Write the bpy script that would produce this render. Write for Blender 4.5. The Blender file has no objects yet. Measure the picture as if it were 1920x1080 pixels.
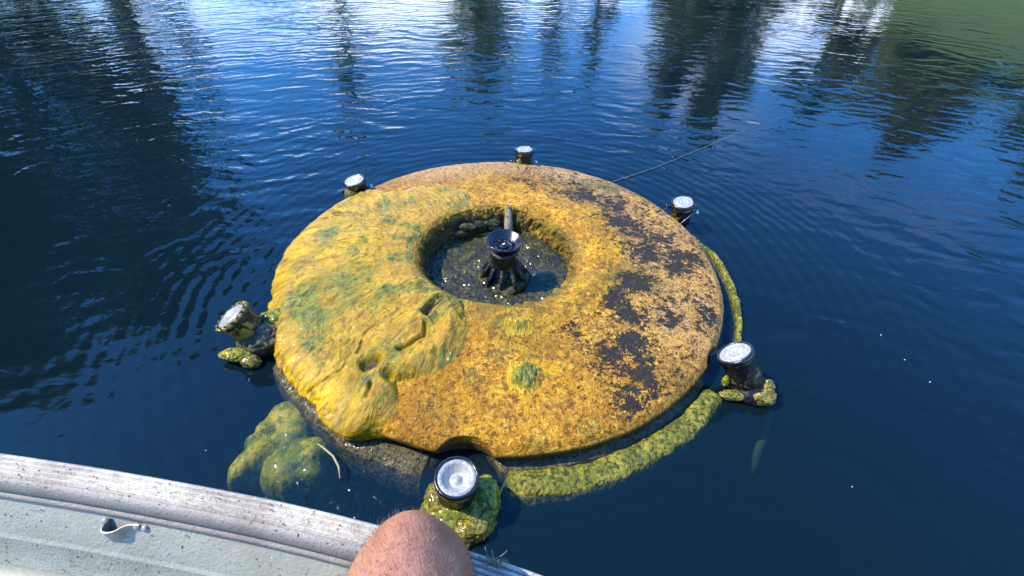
import bpy, bmesh, math, random
import numpy as np
from mathutils import Vector, Matrix
R = math.radians
scn = bpy.context.scene
rng = np.random.RandomState(7)
random.seed(7)

# ------------------------------------------------------------------ camera
PITCH, ROLL = .715, .028
CAM = Vector((.0325, -1.1687, .9542))
c_, s_ = math.cos(PITCH), math.sin(PITCH)
fw = Vector((0, c_, -s_)); up = Vector((0, s_, c_)); rt = Vector((1, 0, 0))
cx_ = rt * math.cos(ROLL) + up * math.sin(ROLL)
cy_ = -rt * math.sin(ROLL) + up * math.cos(ROLL)
cd = bpy.data.cameras.new('camera'); cam = bpy.data.objects.new('camera', cd)
scn.collection.objects.link(cam)
cam.matrix_world = Matrix(((cx_.x, cy_.x, -fw.x, CAM.x), (cx_.y, cy_.y, -fw.y, CAM.y), (cx_.z, cy_.z, -fw.z, CAM.z), (0, 0, 0, 1)))
cd.sensor_width = 36; cd.lens = 36 * 920.4 / 1920
cd.clip_start = .02; cd.clip_end = 600
scn.camera = cam

# ------------------------------------------------------------------ light
SUN_AZ, SUN_EL = 86, 51           # degrees left of +y, above the horizon
EXPOSURE = 0.92
scn.view_settings.view_transform = 'Standard'; scn.view_settings.look = 'None'
scn.view_settings.gamma = 1; scn.view_settings.use_curve_mapping = False
scn.view_settings.exposure = EXPOSURE
sd = Vector((-math.sin(R(SUN_AZ)) * math.cos(R(SUN_EL)), math.cos(R(SUN_AZ)) * math.cos(R(SUN_EL)), math.sin(R(SUN_EL))))
ld = bpy.data.lights.new('sun', 'SUN'); sun = bpy.data.objects.new('sun', ld)
scn.collection.objects.link(sun)
ld.energy = 5.0; ld.angle = R(.53); ld.color = (1, .92, .77)
sun.rotation_euler = sd.to_track_quat('Z', 'Y').to_euler()

scn.cycles.max_bounces = 6; scn.cycles.diffuse_bounces = 2; scn.cycles.glossy_bounces = 3; scn.cycles.transmission_bounces = 3; scn.cycles.volume_bounces = 0; scn.cycles.transparent_max_bounces = 8
scn.cycles.caustics_reflective = False; scn.cycles.caustics_refractive = False

# ------------------------------------------------------------------ node helpers
class NT:
    """small helper round a node tree: every call adds one node and returns its output"""
    def __init__(s, nt): s.t = nt; s.n = nt.nodes; s.l = nt.links
    def put(s, sock, v):
        if isinstance(v, bpy.types.NodeSocket): s.l.new(v, sock)
        elif v is not None:
            if sock.type == 'RGBA' and len(v) == 3: v = (*v, 1)
            sock.default_value = v
    def m(s, op, a, b=None, c=None, clamp=False):
        n = s.n.new('ShaderNodeMath'); n.operation = op; n.use_clamp = clamp
        for i, v in enumerate((a, b, c)):
            if v is not None: s.put(n.inputs[i], v)
        return n.outputs[0]
    def v(s, op, a, b=None):
        n = s.n.new('ShaderNodeVectorMath'); n.operation = op
        s.put(n.inputs[0], a)
        if b is not None: s.put(n.inputs[3] if op == 'SCALE' else n.inputs[1], b)
        return n.outputs['Value'] if op in ('LENGTH', 'DOT_PRODUCT', 'DISTANCE') else n.outputs[0]
    def pos(s): return s.n.new('ShaderNodeNewGeometry').outputs['Position']
    def obj(s): return s.n.new('ShaderNodeTexCoord').outputs['Object']
    def xyz(s, v):
        n = s.n.new('ShaderNodeSeparateXYZ'); s.put(n.inputs[0], v); return n.outputs
    def comb(s, x, y, z):
        n = s.n.new('ShaderNodeCombineXYZ')
        for i, q in enumerate((x, y, z)): s.put(n.inputs[i], q)
        return n.outputs[0]
    def noise(s, vec, scale, detail=3, rough=.55, dist=0, col=False):
        n = s.n.new('ShaderNodeTexNoise'); s.put(n.inputs['Vector'], vec)
        n.inputs['Scale'].default_value = scale; n.inputs['Detail'].default_value = detail
        n.inputs['Roughness'].default_value = rough; n.inputs['Distortion'].default_value = dist
        return n.outputs['Color' if col else 'Fac']
    def vor(s, vec, scale, feature='F1'):
        n = s.n.new('ShaderNodeTexVoronoi'); n.feature = feature; s.put(n.inputs['Vector'], vec)
        n.inputs['Scale'].default_value = scale; return n.outputs['Distance']
    def step(s, x, a, b):
        n = s.n.new('ShaderNodeMapRange'); n.interpolation_type = 'SMOOTHSTEP'
        s.put(n.inputs['Value'], x); s.put(n.inputs['From Min'], a); s.put(n.inputs['From Max'], b)
        return n.outputs[0]
    def mix(s, f, a, b, mode='MIX'):
        n = s.n.new('ShaderNodeMix'); n.data_type = 'RGBA'; n.blend_type = mode
        s.put(n.inputs[0], f); s.put(n.inputs[6], a); s.put(n.inputs[7], b); return n.outputs[2]
    def ramp(s, f, stops):
        n = s.n.new('ShaderNodeValToRGB'); s.put(n.inputs[0], f); e = n.color_ramp.elements
        while len(e) < len(stops): e.new(.5)
        for q, (p, c) in zip(e, stops): q.position = p; q.color = (*c, 1)
        return n.outputs[0]
    def attr(s, name):
        n = s.n.new('ShaderNodeAttribute'); n.attribute_name = name; return n.outputs['Fac']
    def bump(s, h, dist, strength=1, nrm=None):
        n = s.n.new('ShaderNodeBump'); s.put(n.inputs['Height'], h)
        n.inputs['Distance'].default_value = dist; n.inputs['Strength'].default_value = strength
        if nrm is not None: s.put(n.inputs['Normal'], nrm)
        return n.outputs[0]
    def bsdf(s, **k):
        n = s.n.new('ShaderNodeBsdfPrincipled')
        k['Base_Color'] = s.mix(1, k['Base_Color'], (.74, .74, .74), 'MULTIPLY')      # brings all base colours down to real-world values
        for a, b in k.items(): s.put(n.inputs[a.replace('_', ' ')], b)
        return n.outputs[0]
    def out(s, surf=None, vol=None):
        n = s.n.new('ShaderNodeOutputMaterial')
        if surf is not None: s.l.new(surf, n.inputs['Surface'])
        if vol is not None: s.l.new(vol, n.inputs['Volume'])

def mat(name):
    m = bpy.data.materials.new(name); m.use_nodes = True; m.node_tree.nodes.clear()
    return m, NT(m.node_tree)

# ------------------------------------------------------------------ sky with broken cloud
w = bpy.data.worlds.new('World'); scn.world = w; w.use_nodes = True; w.node_tree.nodes.clear()
N = NT(w.node_tree)
sky = N.n.new('ShaderNodeTexSky'); sky.sky_type = 'NISHITA'; sky.sun_disc = False
sky.sun_elevation = R(SUN_EL); sky.sun_rotation = R(-SUN_AZ)
sky.air_density = 1.0; sky.dust_density = .25; sky.ozone_density = 3.0
g = N.n.new('ShaderNodeTexCoord').outputs['Generated']
dx, dy, dz = N.xyz(g)
den = N.m('ADD', N.m('MAXIMUM', dz, 0), .12)
pv = N.comb(N.m('DIVIDE', dx, den), N.m('DIVIDE', dy, den), 0)
cl = N.noise(N.v('ADD', pv, (3.3, 1.2, 0)), .55, 6, .58, .3)
low = N.m('SUBTRACT', 1, N.step(dz, .16, .40))
thr = N.m('SUBTRACT', .60, N.m('MULTIPLY', low, .22))
cmask = N.m('MULTIPLY', N.step(cl, thr, N.m('ADD', thr, .24)), .92)
skyc = N.mix(1, sky.outputs[0], (.54, 1.50, 2.55), 'MULTIPLY')
ccol = N.mix(N.noise(pv, 1.7, 4), (10, 11.5, 14), (22, 22.5, 24))
bg = N.n.new('ShaderNodeBackground'); N.put(bg.inputs[0], N.mix(cmask, skyc, ccol)); bg.inputs[1].default_value = .15
wo = N.n.new('ShaderNodeOutputWorld'); N.l.new(bg.outputs[0], wo.inputs[0])

# ------------------------------------------------------------------ numpy noise
_perm = rng.permutation(256); _perm = np.concatenate([_perm, _perm, _perm])
_g = rng.normal(size=(256, 3)); _g /= np.linalg.norm(_g, axis=1)[:, None]
def perlin(p):
    p = np.asarray(p, float); i = np.floor(p).astype(int); f = p - i; u = f * f * f * (f * (f * 6 - 15) + 10); i &= 255
    def gr(a, b, c):
        h = _perm[_perm[_perm[(i[:, 0] + a) & 255] + ((i[:, 1] + b) & 255)] + ((i[:, 2] + c) & 255)]
        return (_g[h] * (f - np.array([a, b, c]))).sum(1)
    lp = lambda t, a, b: a + t * (b - a)
    x0 = lp(u[:, 0], gr(0, 0, 0), gr(1, 0, 0)); x1 = lp(u[:, 0], gr(0, 1, 0), gr(1, 1, 0))
    x2 = lp(u[:, 0], gr(0, 0, 1), gr(1, 0, 1)); x3 = lp(u[:, 0], gr(0, 1, 1), gr(1, 1, 1))
    return lp(u[:, 2], lp(u[:, 1], x0, x1), lp(u[:, 1], x2, x3)) * 1.5
def fbm(p, scale, octv=4, rough=.5, off=0):
    p = np.asarray(p, float) * scale + off; s = 0; a = 1; t = 0
    for k in range(octv): s = s + a * perlin(p * 2 ** k + 17.3 * k); t += a; a *= rough
    return s / t
def ss(x, a, b):
    t = np.clip((x - a) / (b - a), 0, 1); return t * t * (3 - 2 * t)
def pdist(P, pts, closed=False):
    """distance from each (x, y) to a polyline"""
    pts = np.array(pts, float); n = len(pts); d = np.full(len(P), 1e9)
    if n == 1: return np.hypot(*(P - pts[0]).T)
    for k in range(n if closed else n - 1):
        a, b = pts[k], pts[(k + 1) % n]; ab = b - a
        t = np.clip(((P - a) @ ab) / (ab @ ab), 0, 1)
        d = np.minimum(d, np.hypot(*(P - a - t[:, None] * ab).T))
    return d
def inside(P, pts):
    r = np.zeros(len(P), bool); n = len(pts)
    for k in range(n):
        (x0, y0), (x1, y1) = pts[k], pts[(k + 1) % n]
        if y0 == y1: continue
        c = ((y0 > P[:, 1]) != (y1 > P[:, 1])) & (P[:, 0] < (x1 - x0) * (P[:, 1] - y0) / (y1 - y0) + x0)
        r ^= c
    return r

# ------------------------------------------------------------------ object helpers
COL = scn.collection
def tag(o, label=None, cat=None, group=None, kind=None):
    for k, v in (('label', label), ('category', cat), ('group', group), ('kind', kind)):
        if v: o[k] = v
    return o
def link(o, parent=None):
    COL.objects.link(o)
    if parent: o.parent = parent
    return o
def empty(name, loc=(0, 0, 0), rz=0):
    o = bpy.data.objects.new(name, None); o.location = loc; o.rotation_euler.z = rz; o.empty_display_size = .05
    return link(o)
def mesh_np(name, V, F, m, parent=None, smooth=True, attrs=None):
    me = bpy.data.meshes.new(name); V = np.asarray(V, np.float32); F = np.asarray(F, np.int32)
    nf, k = F.shape
    me.vertices.add(len(V)); me.vertices.foreach_set('co', V.ravel())
    me.loops.add(nf * k); me.loops.foreach_set('vertex_index', F.ravel())
    me.polygons.add(nf); me.polygons.foreach_set('loop_start', np.arange(0, nf * k, k, dtype=np.int32))
    me.update(calc_edges=True)
    me.polygons.foreach_set('use_smooth', np.full(nf, smooth))
    for a, val in (attrs or {}).items():
        at = me.attributes.new(a, 'FLOAT', 'POINT'); at.data.foreach_set('value', np.asarray(val, np.float32))
    me.materials.append(m)
    return link(bpy.data.objects.new(name, me), parent)
def grid_faces(nu, nv, wrap_u=False, keep=None):
    """grid index = u * nv + v"""
    u = np.arange(nu if wrap_u else nu - 1); v = np.arange(nv - 1)
    U, Vv = np.meshgrid(u, v, indexing='ij'); U2 = (U + 1) % nu
    F = np.stack([U * nv + Vv, U2 * nv + Vv, U2 * nv + Vv + 1, U * nv + Vv + 1], -1).reshape(-1, 4)
    if keep is not None: F = F[keep[F].any(1)]
    return F
def compact(V, F, attrs=None):
    used = np.unique(F); idx = np.full(len(V), -1); idx[used] = np.arange(len(used))
    return V[used], idx[F], {k: v[used] for k, v in (attrs or {}).items()}
def bm_obj(name, bm, m, parent=None, smooth=True):
    me = bpy.data.meshes.new(name); bmesh.ops.recalc_face_normals(bm, faces=bm.faces); bm.to_mesh(me); bm.free()
    for p in me.polygons: p.use_smooth = smooth
    me.materials.append(m)
    return link(bpy.data.objects.new(name, me), parent)
def frame(axis):
    z = Vector(axis).normalized(); x = Vector((0, 1, 0)).cross(z)
    if x.length < 1e-3: x = Vector((1, 0, 0))
    x.normalize(); return Matrix((x, z.cross(x), z)).transposed()
def lathe(bm, prof, n=48, org=(0, 0, 0), axis=(0, 0, 1), wob=None):
    """prof: list of (radius, height)"""
    M = frame(axis); o = Vector(org); rings = []
    for r, h in prof:
        if r < 1e-6: rings.append([bm.verts.new(o + M @ Vector((0, 0, h)))]); continue
        ring = []
        for k in range(n):
            a = 2 * math.pi * k / n; q = r * (1 + (wob(a, h) if wob else 0))
            ring.append(bm.verts.new(o + M @ Vector((q * math.cos(a), q * math.sin(a), h))))
        rings.append(ring)
    for A, B in zip(rings, rings[1:]):
        for k in range(n):
            k2 = (k + 1) % n
            if len(A) == 1 and len(B) == 1: continue
            if len(A) == 1: bm.faces.new((A[0], B[k], B[k2]))
            elif len(B) == 1: bm.faces.new((A[k], A[k2], B[0]))
            else: bm.faces.new((A[k], A[k2], B[k2], B[k]))
def tube(bm, pts, rad, n=8, cap=True, flat=1.0):
    pts = [Vector(p) for p in pts]; rings = []; ref = Vector((0, 0, 1))
    for i, p in enumerate(pts):
        t = (pts[min(i + 1, len(pts) - 1)] - pts[max(i - 1, 0)]).normalized()
        x = t.cross(ref)
        if x.length < 1e-3: x = t.cross(Vector((0, 1, 0)))
        x.normalize(); y = x.cross(t)
        r = rad[i] if isinstance(rad, (list, tuple)) else rad
        rings.append([bm.verts.new(p + (x * math.cos(2 * math.pi * k / n) + y * math.sin(2 * math.pi * k / n) * flat) * r) for k in range(n)])
    for A, B in zip(rings, rings[1:]):
        for k in range(n): bm.faces.new((A[k], A[(k + 1) % n], B[(k + 1) % n], B[k]))
    if cap: bm.faces.new(rings[0][::-1]); bm.faces.new(rings[-1])
def box(bm, c, half, M=None):
    vs = []
    for x in (-1, 1):
        for y in (-1, 1):
            for z in (-1, 1):
                p = Vector((x * half[0], y * half[1], z * half[2]))
                vs.append(bm.verts.new(Vector(c) + (M @ p if M else p)))
    for f in ((0, 1, 3, 2), (4, 6, 7, 5), (0, 4, 5, 1), (2, 3, 7, 6), (0, 2, 6, 4), (1, 5, 7, 3)):
        bm.faces.new([vs[i] for i in f])

# ------------------------------------------------------------------ materials
def m_water(name, absorb=True, amp=1.0, body=(.006, .022, .033, 1)):
    m, N = mat(name); P = N.pos()
    x, y, z = N.xyz(P); P2 = N.comb(x, y, 0)
    wob = N.noise(P2, 2.1, 2, .5)                       # slow wander of the crests
    wob2 = N.noise(P2, 6.5, 2, .5)
    big = N.noise(P2, .9, 1, .5)
    h = 0
    def ring(cx, cy, wl, a, w1, ph=0):
        d = N.v('DISTANCE', P2, (cx, cy, 0))
        arg = N.m('ADD', N.m('MULTIPLY', d, 6.2832 / wl), N.m('ADD', N.m('MULTIPLY', wob, w1), N.m('MULTIPLY', wob2, w1 * .35)))
        return N.m('MULTIPLY', N.m('SINE', N.m('ADD', arg, ph)), a), d
    h1, d1 = ring(-.1, -1.9, .115, .0009 * amp, 20)
    h2, _ = ring(.5, -2.6, .075, .0005 * amp, 24, 1.3)
    h3, _ = ring(-1.2, -1.6, .185, .0015 * amp, 14, .4)
    h4, d4 = ring(0, 0, .045, .00030 * amp, 9)
    amt = N.m('ADD', N.m('MULTIPLY', N.step(N.m('MULTIPLY', x, -1), -1.1, .9), .6), .60)       # choppier on the left
    far = N.step(d1, 1.1, 3.2)
    calm = N.m('ADD', N.m('MULTIPLY', far, .30), .46)
    calm = N.m('MULTIPLY', N.m('MULTIPLY', calm, amt), N.m('ADD', N.m('MULTIPLY', N.step(big, .35, .65), .8), .4))
    pa = N.step(N.noise(P2, 3.1, 3, .6, .5), .40, .62); pb = N.step(N.noise(N.v('ADD', P2, (7, 3, 0)), 2.3, 3, .6, .5), .40, .60)
    h = N.m('MULTIPLY', N.m('ADD', N.m('ADD', N.m('MULTIPLY', h1, pa), h2), N.m('MULTIPLY', h3, pb)), calm)
    near = N.m('SUBTRACT', 1, N.step(d4, .7, 1.5))
    h = N.m('ADD', h, N.m('MULTIPLY', h4, near))
    # wind chop: noise stretched along the crests
    chop = N.noise(N.comb(N.m('MULTIPLY', x, 3.2), N.m('MULTIPLY', y, 8), 0), 1.0, 3, .55, .4)
    h = N.m('ADD', h, N.m('MULTIPLY', N.m('MULTIPLY', chop, .0075 * amp), calm))
    fine = N.noise(P2, 26, 2, .5, .6)
    h = N.m('ADD', h, N.m('MULTIPLY', N.m('MULTIPLY', fine, .0011 * amp), N.m('ADD', calm, .15)))
    loc = N.m('SUBTRACT', 1, N.step(N.v('DISTANCE', P2, (-.30, -.76, 0)), .08, .30))
    h = N.m('ADD', h, N.m('MULTIPLY', N.m('MULTIPLY', N.noise(P2, 38, 2, .5, .8), .0055 * amp), loc))
    nrm = N.bump(h, 1.0)
    fr = N.n.new('ShaderNodeFresnel'); fr.inputs[0].default_value = 1.33; N.l.new(nrm, fr.inputs['Normal'])
    gl = N.n.new('ShaderNodeBsdfGlossy'); gl.inputs['Roughness'].default_value = .035; N.l.new(nrm, gl.inputs['Normal'])
    tr = N.n.new('ShaderNodeBsdfTransparent')
    df = N.n.new('ShaderNodeBsdfDiffuse'); df.inputs['Color'].default_value = body
    mx0 = N.n.new('ShaderNodeMixShader'); mx0.inputs[0].default_value = .30 if absorb else .0
    N.l.new(tr.outputs[0], mx0.inputs[1]); N.l.new(df.outputs[0], mx0.inputs[2])
    mx = N.n.new('ShaderNodeMixShader'); N.l.new(fr.outputs[0], mx.inputs[0])
    N.l.new(mx0.outputs[0], mx.inputs[1]); N.l.new(gl.outputs[0], mx.inputs[2])
    vol = None
    if absorb:
        va = N.n.new('ShaderNodeVolumeAbsorption'); va.inputs['Color'].default_value = (.50, .70, .62, 1); va.inputs['Density'].default_value = 13
        vol = va.outputs[0]
    N.out(mx.outputs[0], vol); return m
M_WATER = m_water('lake_water')
M_POOL = m_water('pool_water', False, .6)

def m_bed():
    m, N = mat('lake_bed'); P = N.pos(); x, y, z = N.xyz(P)
    gr = N.ramp(N.noise(P, 1.3, 5), [(.3, (.07, .14, .02)), (.7, (.17, .26, .045))])
    gr = N.mix(N.noise(P, 40, 3), gr, (.05, .09, .02))
    mud = N.ramp(N.noise(P, 3, 4), [(.3, (.02, .022, .015)), (.7, (.05, .045, .03))])
    c = N.mix(N.step(z, -.02, .05), mud, gr)
    N.out(N.bsdf(Base_Color=c, Roughness=.9, Normal=N.bump(N.noise(P, 25, 4), .03, .6))); return m
M_BED = m_bed()

def m_crust():
    m, N = mat('mineral_crust'); P = N.pos()
    dark, pale, olive, growth_shade = N.attr('dark'), N.attr('pale'), N.attr('olive'), N.attr('wall')
    n1 = N.noise(P, 13, 5, .62, .5); n2 = N.noise(P, 75, 5, .7, .6); n3 = N.noise(P, 230, 3, .65, .3)
    c = N.ramp(n1, [(.30, (.30, .11, .001)), (.48, (.54, .23, .002)), (.66, (.68, .34, .004))])
    mac = N.noise(P, 4.2, 4, .6, .4)
    c = N.mix(N.m('MULTIPLY', N.step(mac, .58, .40), .6), c, (.29, .115, .003))
    c = N.mix(N.m('MULTIPLY', N.step(N.noise(P, 9, 5, .7, .8), .54, .64), .65), c, N.mix(n2, (.06, .045, .006), (.30, .20, .02)))
    c = N.mix(N.m('MULTIPLY', N.step(n2, .51, .66), N.m('ADD', .25, N.m('MULTIPLY', N.step(mac, .38, .62), .75))), c, (.84, .50, .06))
    c = N.mix(N.m('MULTIPLY', N.step(n2, .48, .39), .85), c, (.12, .055, .006))
    c = N.mix(N.m('MULTIPLY', N.step(n3, .57, .70), .5), c, (.90, .68, .25))
    c = N.mix(N.m('MULTIPLY', pale, N.m('ADD', .25, N.m('MULTIPLY', N.step(n2, .40, .6), .6))), c, (.56, .34, .17))
    c = N.mix(N.m('MULTIPLY', olive, N.step(N.noise(P, 38, 4, .6), .35, .62)), c, (.115, .115, .010))
    # flaked-off patches showing the dark shell
    mid = N.noise(P, 20, 5, .7, .9); sm = N.noise(P, 62, 4, .72, .6)
    q = N.m('ADD', N.m('ADD', N.m('MULTIPLY', mid, .36), N.m('ADD', N.m('MULTIPLY', sm, .40), N.m('MULTIPLY', n3, .24))), N.m('MULTIPLY', N.m('SUBTRACT', dark, .5), .20))
    fl = N.step(q, .532, .552)
    c = N.mix(fl, c, N.ramp(n2, [(.3, (.012, .009, .006)), (.7, (.045, .036, .026))]))
    spk = N.m('MULTIPLY', N.step(N.noise(P, 165, 3, .7), N.m('SUBTRACT', .60, N.m('MULTIPLY', dark, .09)), N.m('SUBTRACT', .66, N.m('MULTIPLY', dark, .09))), .85)
    c = N.mix(spk, c, (.030, .022, .010))
    c = N.mix(N.m('MULTIPLY', growth_shade, N.m('ADD', .55, N.m('MULTIPLY', n2, .4))), c, (.022, .021, .012))  # dark growth and painted-in shade on the bowl wall and rim underside
    hgt = N.m('ADD', N.m('ADD', N.m('MULTIPLY', n2, .55), N.m('MULTIPLY', n3, .35)), N.m('MULTIPLY', N.m('SUBTRACT', 1, fl), .35))
    rough = N.m('ADD', .42, N.m('MULTIPLY', n2, .35))
    N.out(N.bsdf(Base_Color=c, Roughness=rough, Specular_IOR_Level=.22, Normal=N.bump(hgt, .012))); return m
M_CRUST = m_crust()

def streak(N, P, k, rr):
    """coordinates stretched along the radius, so noise runs outwards in strands"""
    x, y, z = N.xyz(P); r = N.v('LENGTH', N.comb(x, y, 0)); r = N.m('MAXIMUM', r, .01)
    wv = N.m('MULTIPLY', N.m('SUBTRACT', N.noise(P, 7, 2), .5), .55)
    return N.comb(N.m('ADD', N.m('MULTIPLY', N.m('DIVIDE', x, r), k), N.m('MULTIPLY', wv, k * .25)),
                  N.m('ADD', N.m('MULTIPLY', N.m('DIVIDE', y, r), k), N.m('MULTIPLY', wv, k * .25)), N.m('MULTIPLY', r, rr))
def m_algae():
    m, N = mat('wet_algae'); P = N.pos()
    green, ochre, bare = N.attr('green'), N.attr('ochre'), N.attr('bare')
    s1 = N.noise(streak(N, P, 13, 7), 1, 5, .65, .8); s2 = N.noise(streak(N, P, 45, 17), 1, 4, .65, .6); s3 = N.noise(streak(N, P, 120, 40), 1, 2, .6, .4)
    n2 = N.noise(P, 60, 4, .65, .8)
    c = N.ramp(s1, [(.32, (.24, .13, .0005)), (.48, (.58, .33, .0005)), (.66, (.72, .44, .002))])
    c = N.mix(N.m('MULTIPLY', N.step(s2, .50, .36), .8), c, (.14, .075, .003))
    c = N.mix(N.m('MULTIPLY', N.step(s2, .55, .68), .65), c, (.86, .60, .03))
    c = N.mix(N.m('MULTIPLY', N.step(N.noise(P, 6, 4, .6), .60, .42), .6), c, (.25, .155, .002))
    c = N.mix(N.m('MULTIPLY', N.step(s3, .50, .34), .3), c, (.14, .09, .002))
    c = N.mix(N.m('MULTIPLY', ochre, .5), c, N.mix(N.step(n2, .35, .65), (.34, .15, .004), (.72, .38, .03)))
    gq = N.m('ADD', N.m('ADD', N.m('MULTIPLY', s1, .55), N.m('MULTIPLY', s2, .45)), N.m('MULTIPLY', N.m('SUBTRACT', green, .5), .35))
    gm = N.step(gq, .515, .565)
    gc = N.mix(N.step(N.m('ADD', N.m('MULTIPLY', n2, .5), N.m('MULTIPLY', s2, .5)), .38, .62), (.030, .055, .010), (.26, .25, .010))
    c = N.mix(N.m('MULTIPLY', gm, .9), c, gc)
    c = N.mix(N.m('MULTIPLY', bare, .95), c, (.008, .007, .003))
    hgt = N.m('ADD', N.m('ADD', N.m('MULTIPLY', s2, .60), N.m('MULTIPLY', s3, .12)), N.m('MULTIPLY', n2, .22))
    N.out(N.bsdf(Base_Color=c, Roughness=.5, Specular_IOR_Level=.15, Coat_Weight=.45, Coat_Roughness=.045,
                 Coat_Normal=N.bump(N.m('ADD', hgt, N.m('MULTIPLY', N.noise(P, 24, 3, .6), 1.6)), .010), Normal=N.bump(hgt, .012), Subsurface_Weight=.12, Subsurface_Radius=(.01, .008, .002), Subsurface_Scale=.5)); return m
M_ALGAE = m_algae()

def m_moss(name, a, b, d, scale=1, wet=.3, bp=.010):
    m, N = mat(name); P = N.pos()
    n1 = N.noise(P, 22 * scale, 5, .65, .6); n2 = N.noise(P, 110 * scale, 4, .65, .5)
    c = N.ramp(n1, [(.3, d), (.5, a), (.7, b)])
    c = N.mix(N.step(n2, .52, .38), c, tuple(q * .25 for q in a)); c = N.mix(N.m('MULTIPLY', N.step(n2, .56, .68), .6), c, tuple(min(1, q * 1.4) for q in b))
    N.out(N.bsdf(Base_Color=c, Roughness=.55, Specular_IOR_Level=.25, Coat_Weight=wet, Coat_Roughness=.1, Normal=N.bump(N.m('ADD', n2, N.m('MULTIPLY', n1, .6)), bp))); return m
M_MOSS = m_moss('slimy_moss', (.27, .27, .012), (.60, .48, .03), (.05, .06, .010))
M_RING = m_moss('ring_growth', (.20, .19, .014), (.40, .32, .045), (.06, .075, .010), .8, .12)
M_POOLBED = m_moss('bowl_slime', (.06, .055, .012), (.20, .165, .025), (.005, .006, .004), 1.2, .45, .016)
M_SLAB = m_moss('slab_growth', (.13, .11, .045), (.24, .19, .08), (.05, .045, .022), 1.3, .2)
M_LUMP = m_moss('growth_lump', (.32, .26, .02), (.62, .44, .06), (.07, .06, .012), 1.6, .5)
def m_clump():
    m, N = mat('filament_algae'); P = N.pos(); n1 = N.noise(P, 20, 4, .6, .3); n2 = N.noise(P, 90, 4, .65, .8); x, y, z = N.xyz(P)
    c = N.ramp(n1, [(.32, (.15, .18, .02)), (.47, (.36, .36, .02)), (.60, (.85, .62, .005))])
    c = N.mix(N.m('MULTIPLY', N.step(n2, .52, .38), .65), c, (.09, .10, .015))
    N.out(N.bsdf(Base_Color=c, Roughness=.4, Coat_Weight=.2, Coat_Roughness=.07, Specular_IOR_Level=.2, Subsurface_Weight=.15, Subsurface_Radius=(.02, .02, .004), Subsurface_Scale=.8, Normal=N.bump(n2, .003))); return m
M_CLUMP = m_clump()

def m_simple(name, col, rough, metal=0, nscale=60, var=.3, bump=.001, coat=0, dirt=None, dirt_t=.6, spec=.5):
    m, N = mat(name); P = N.pos(); n1 = N.noise(P, nscale, 4, .6); n0 = N.noise(P, nscale * .2, 3)
    c = N.mix(n1, tuple(q * (1 - var) for q in col), tuple(min(1, q * (1 + var)) for q in col))
    if dirt: c = N.mix(N.step(N.m('ADD', N.m('MULTIPLY', n0, .6), N.m('MULTIPLY', n1, .4)), dirt_t, dirt_t + .06), c, dirt)
    N.out(N.bsdf(Base_Color=c, Roughness=rough, Metallic=metal, Coat_Weight=coat, Coat_Roughness=.08, Specular_IOR_Level=spec, Normal=N.bump(n1, bump)))
    return m
M_BLACK = m_simple('black_plastic', (.007, .007, .008), .25, coat=.15, nscale=90, bump=.0012)
M_SLIMEBLK = m_simple('slimed_black_plastic', (.005, .0045, .004), .45, coat=.2, spec=.3, nscale=70, bump=.007, dirt=(.075, .06, .012), dirt_t=.53)
M_HOUSE = m_simple('lamp_housing', (.006, .006, .007), .45, coat=.12, spec=.3, nscale=80, bump=.0035, dirt=(.30, .22, .03), dirt_t=.535)
M_STEEL = m_simple('stainless_steel', (.62, .62, .60), .28, 1, 60, .15, .0006)
M_BRASS = m_simple('tarnished_screw', (.55, .50, .36), .35, 1)
M_FIN = m_simple('crusted_fin', (.30, .25, .14), .7, nscale=70, bump=.004, dirt=(.06, .06, .02), dirt_t=.55)

def m_lens(name, tint, haze_):
    m, N = mat(name); P = N.obj(); x, y, z = N.xyz(P); r = N.v('LENGTH', N.comb(x, y, 0))
    n1 = N.noise(P, 120, 4, .7); n2 = N.noise(P, 420, 3, .7)
    c = N.mix(N.step(n1, .35, .7), tuple(q * .55 for q in tint), tint)
    inner = N.m('SUBTRACT', 1, N.step(r, .020, .026))
    c = N.mix(N.m('MULTIPLY', inner, haze_), c, (.50, .49, .44))
    edge = N.step(r, .024, .030)
    spk = N.m('MULTIPLY', N.step(n2, .54, .60), N.m('ADD', .25, N.m('MULTIPLY', edge, .65)))
    c = N.mix(spk, c, (.09, .085, .07)); c = N.mix(N.m('MULTIPLY', N.step(N.noise(P, 45, 3, .6), .52, .66), .5), c, (.30, .27, .15))
    N.out(N.bsdf(Base_Color=c, Roughness=.3, Specular_IOR_Level=.6, Coat_Weight=.3, Coat_Roughness=.1, Normal=N.bump(n1, .0015))); return m
M_LENS = m_lens('limed_lens', (.52, .50, .44), .15)
M_LENS_CLEAR = m_lens('clear_limed_lens', (.54, .53, .48), .55)
M_LENS_YEL = m_lens('yellowed_lens', (.60, .58, .34), .1)

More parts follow.
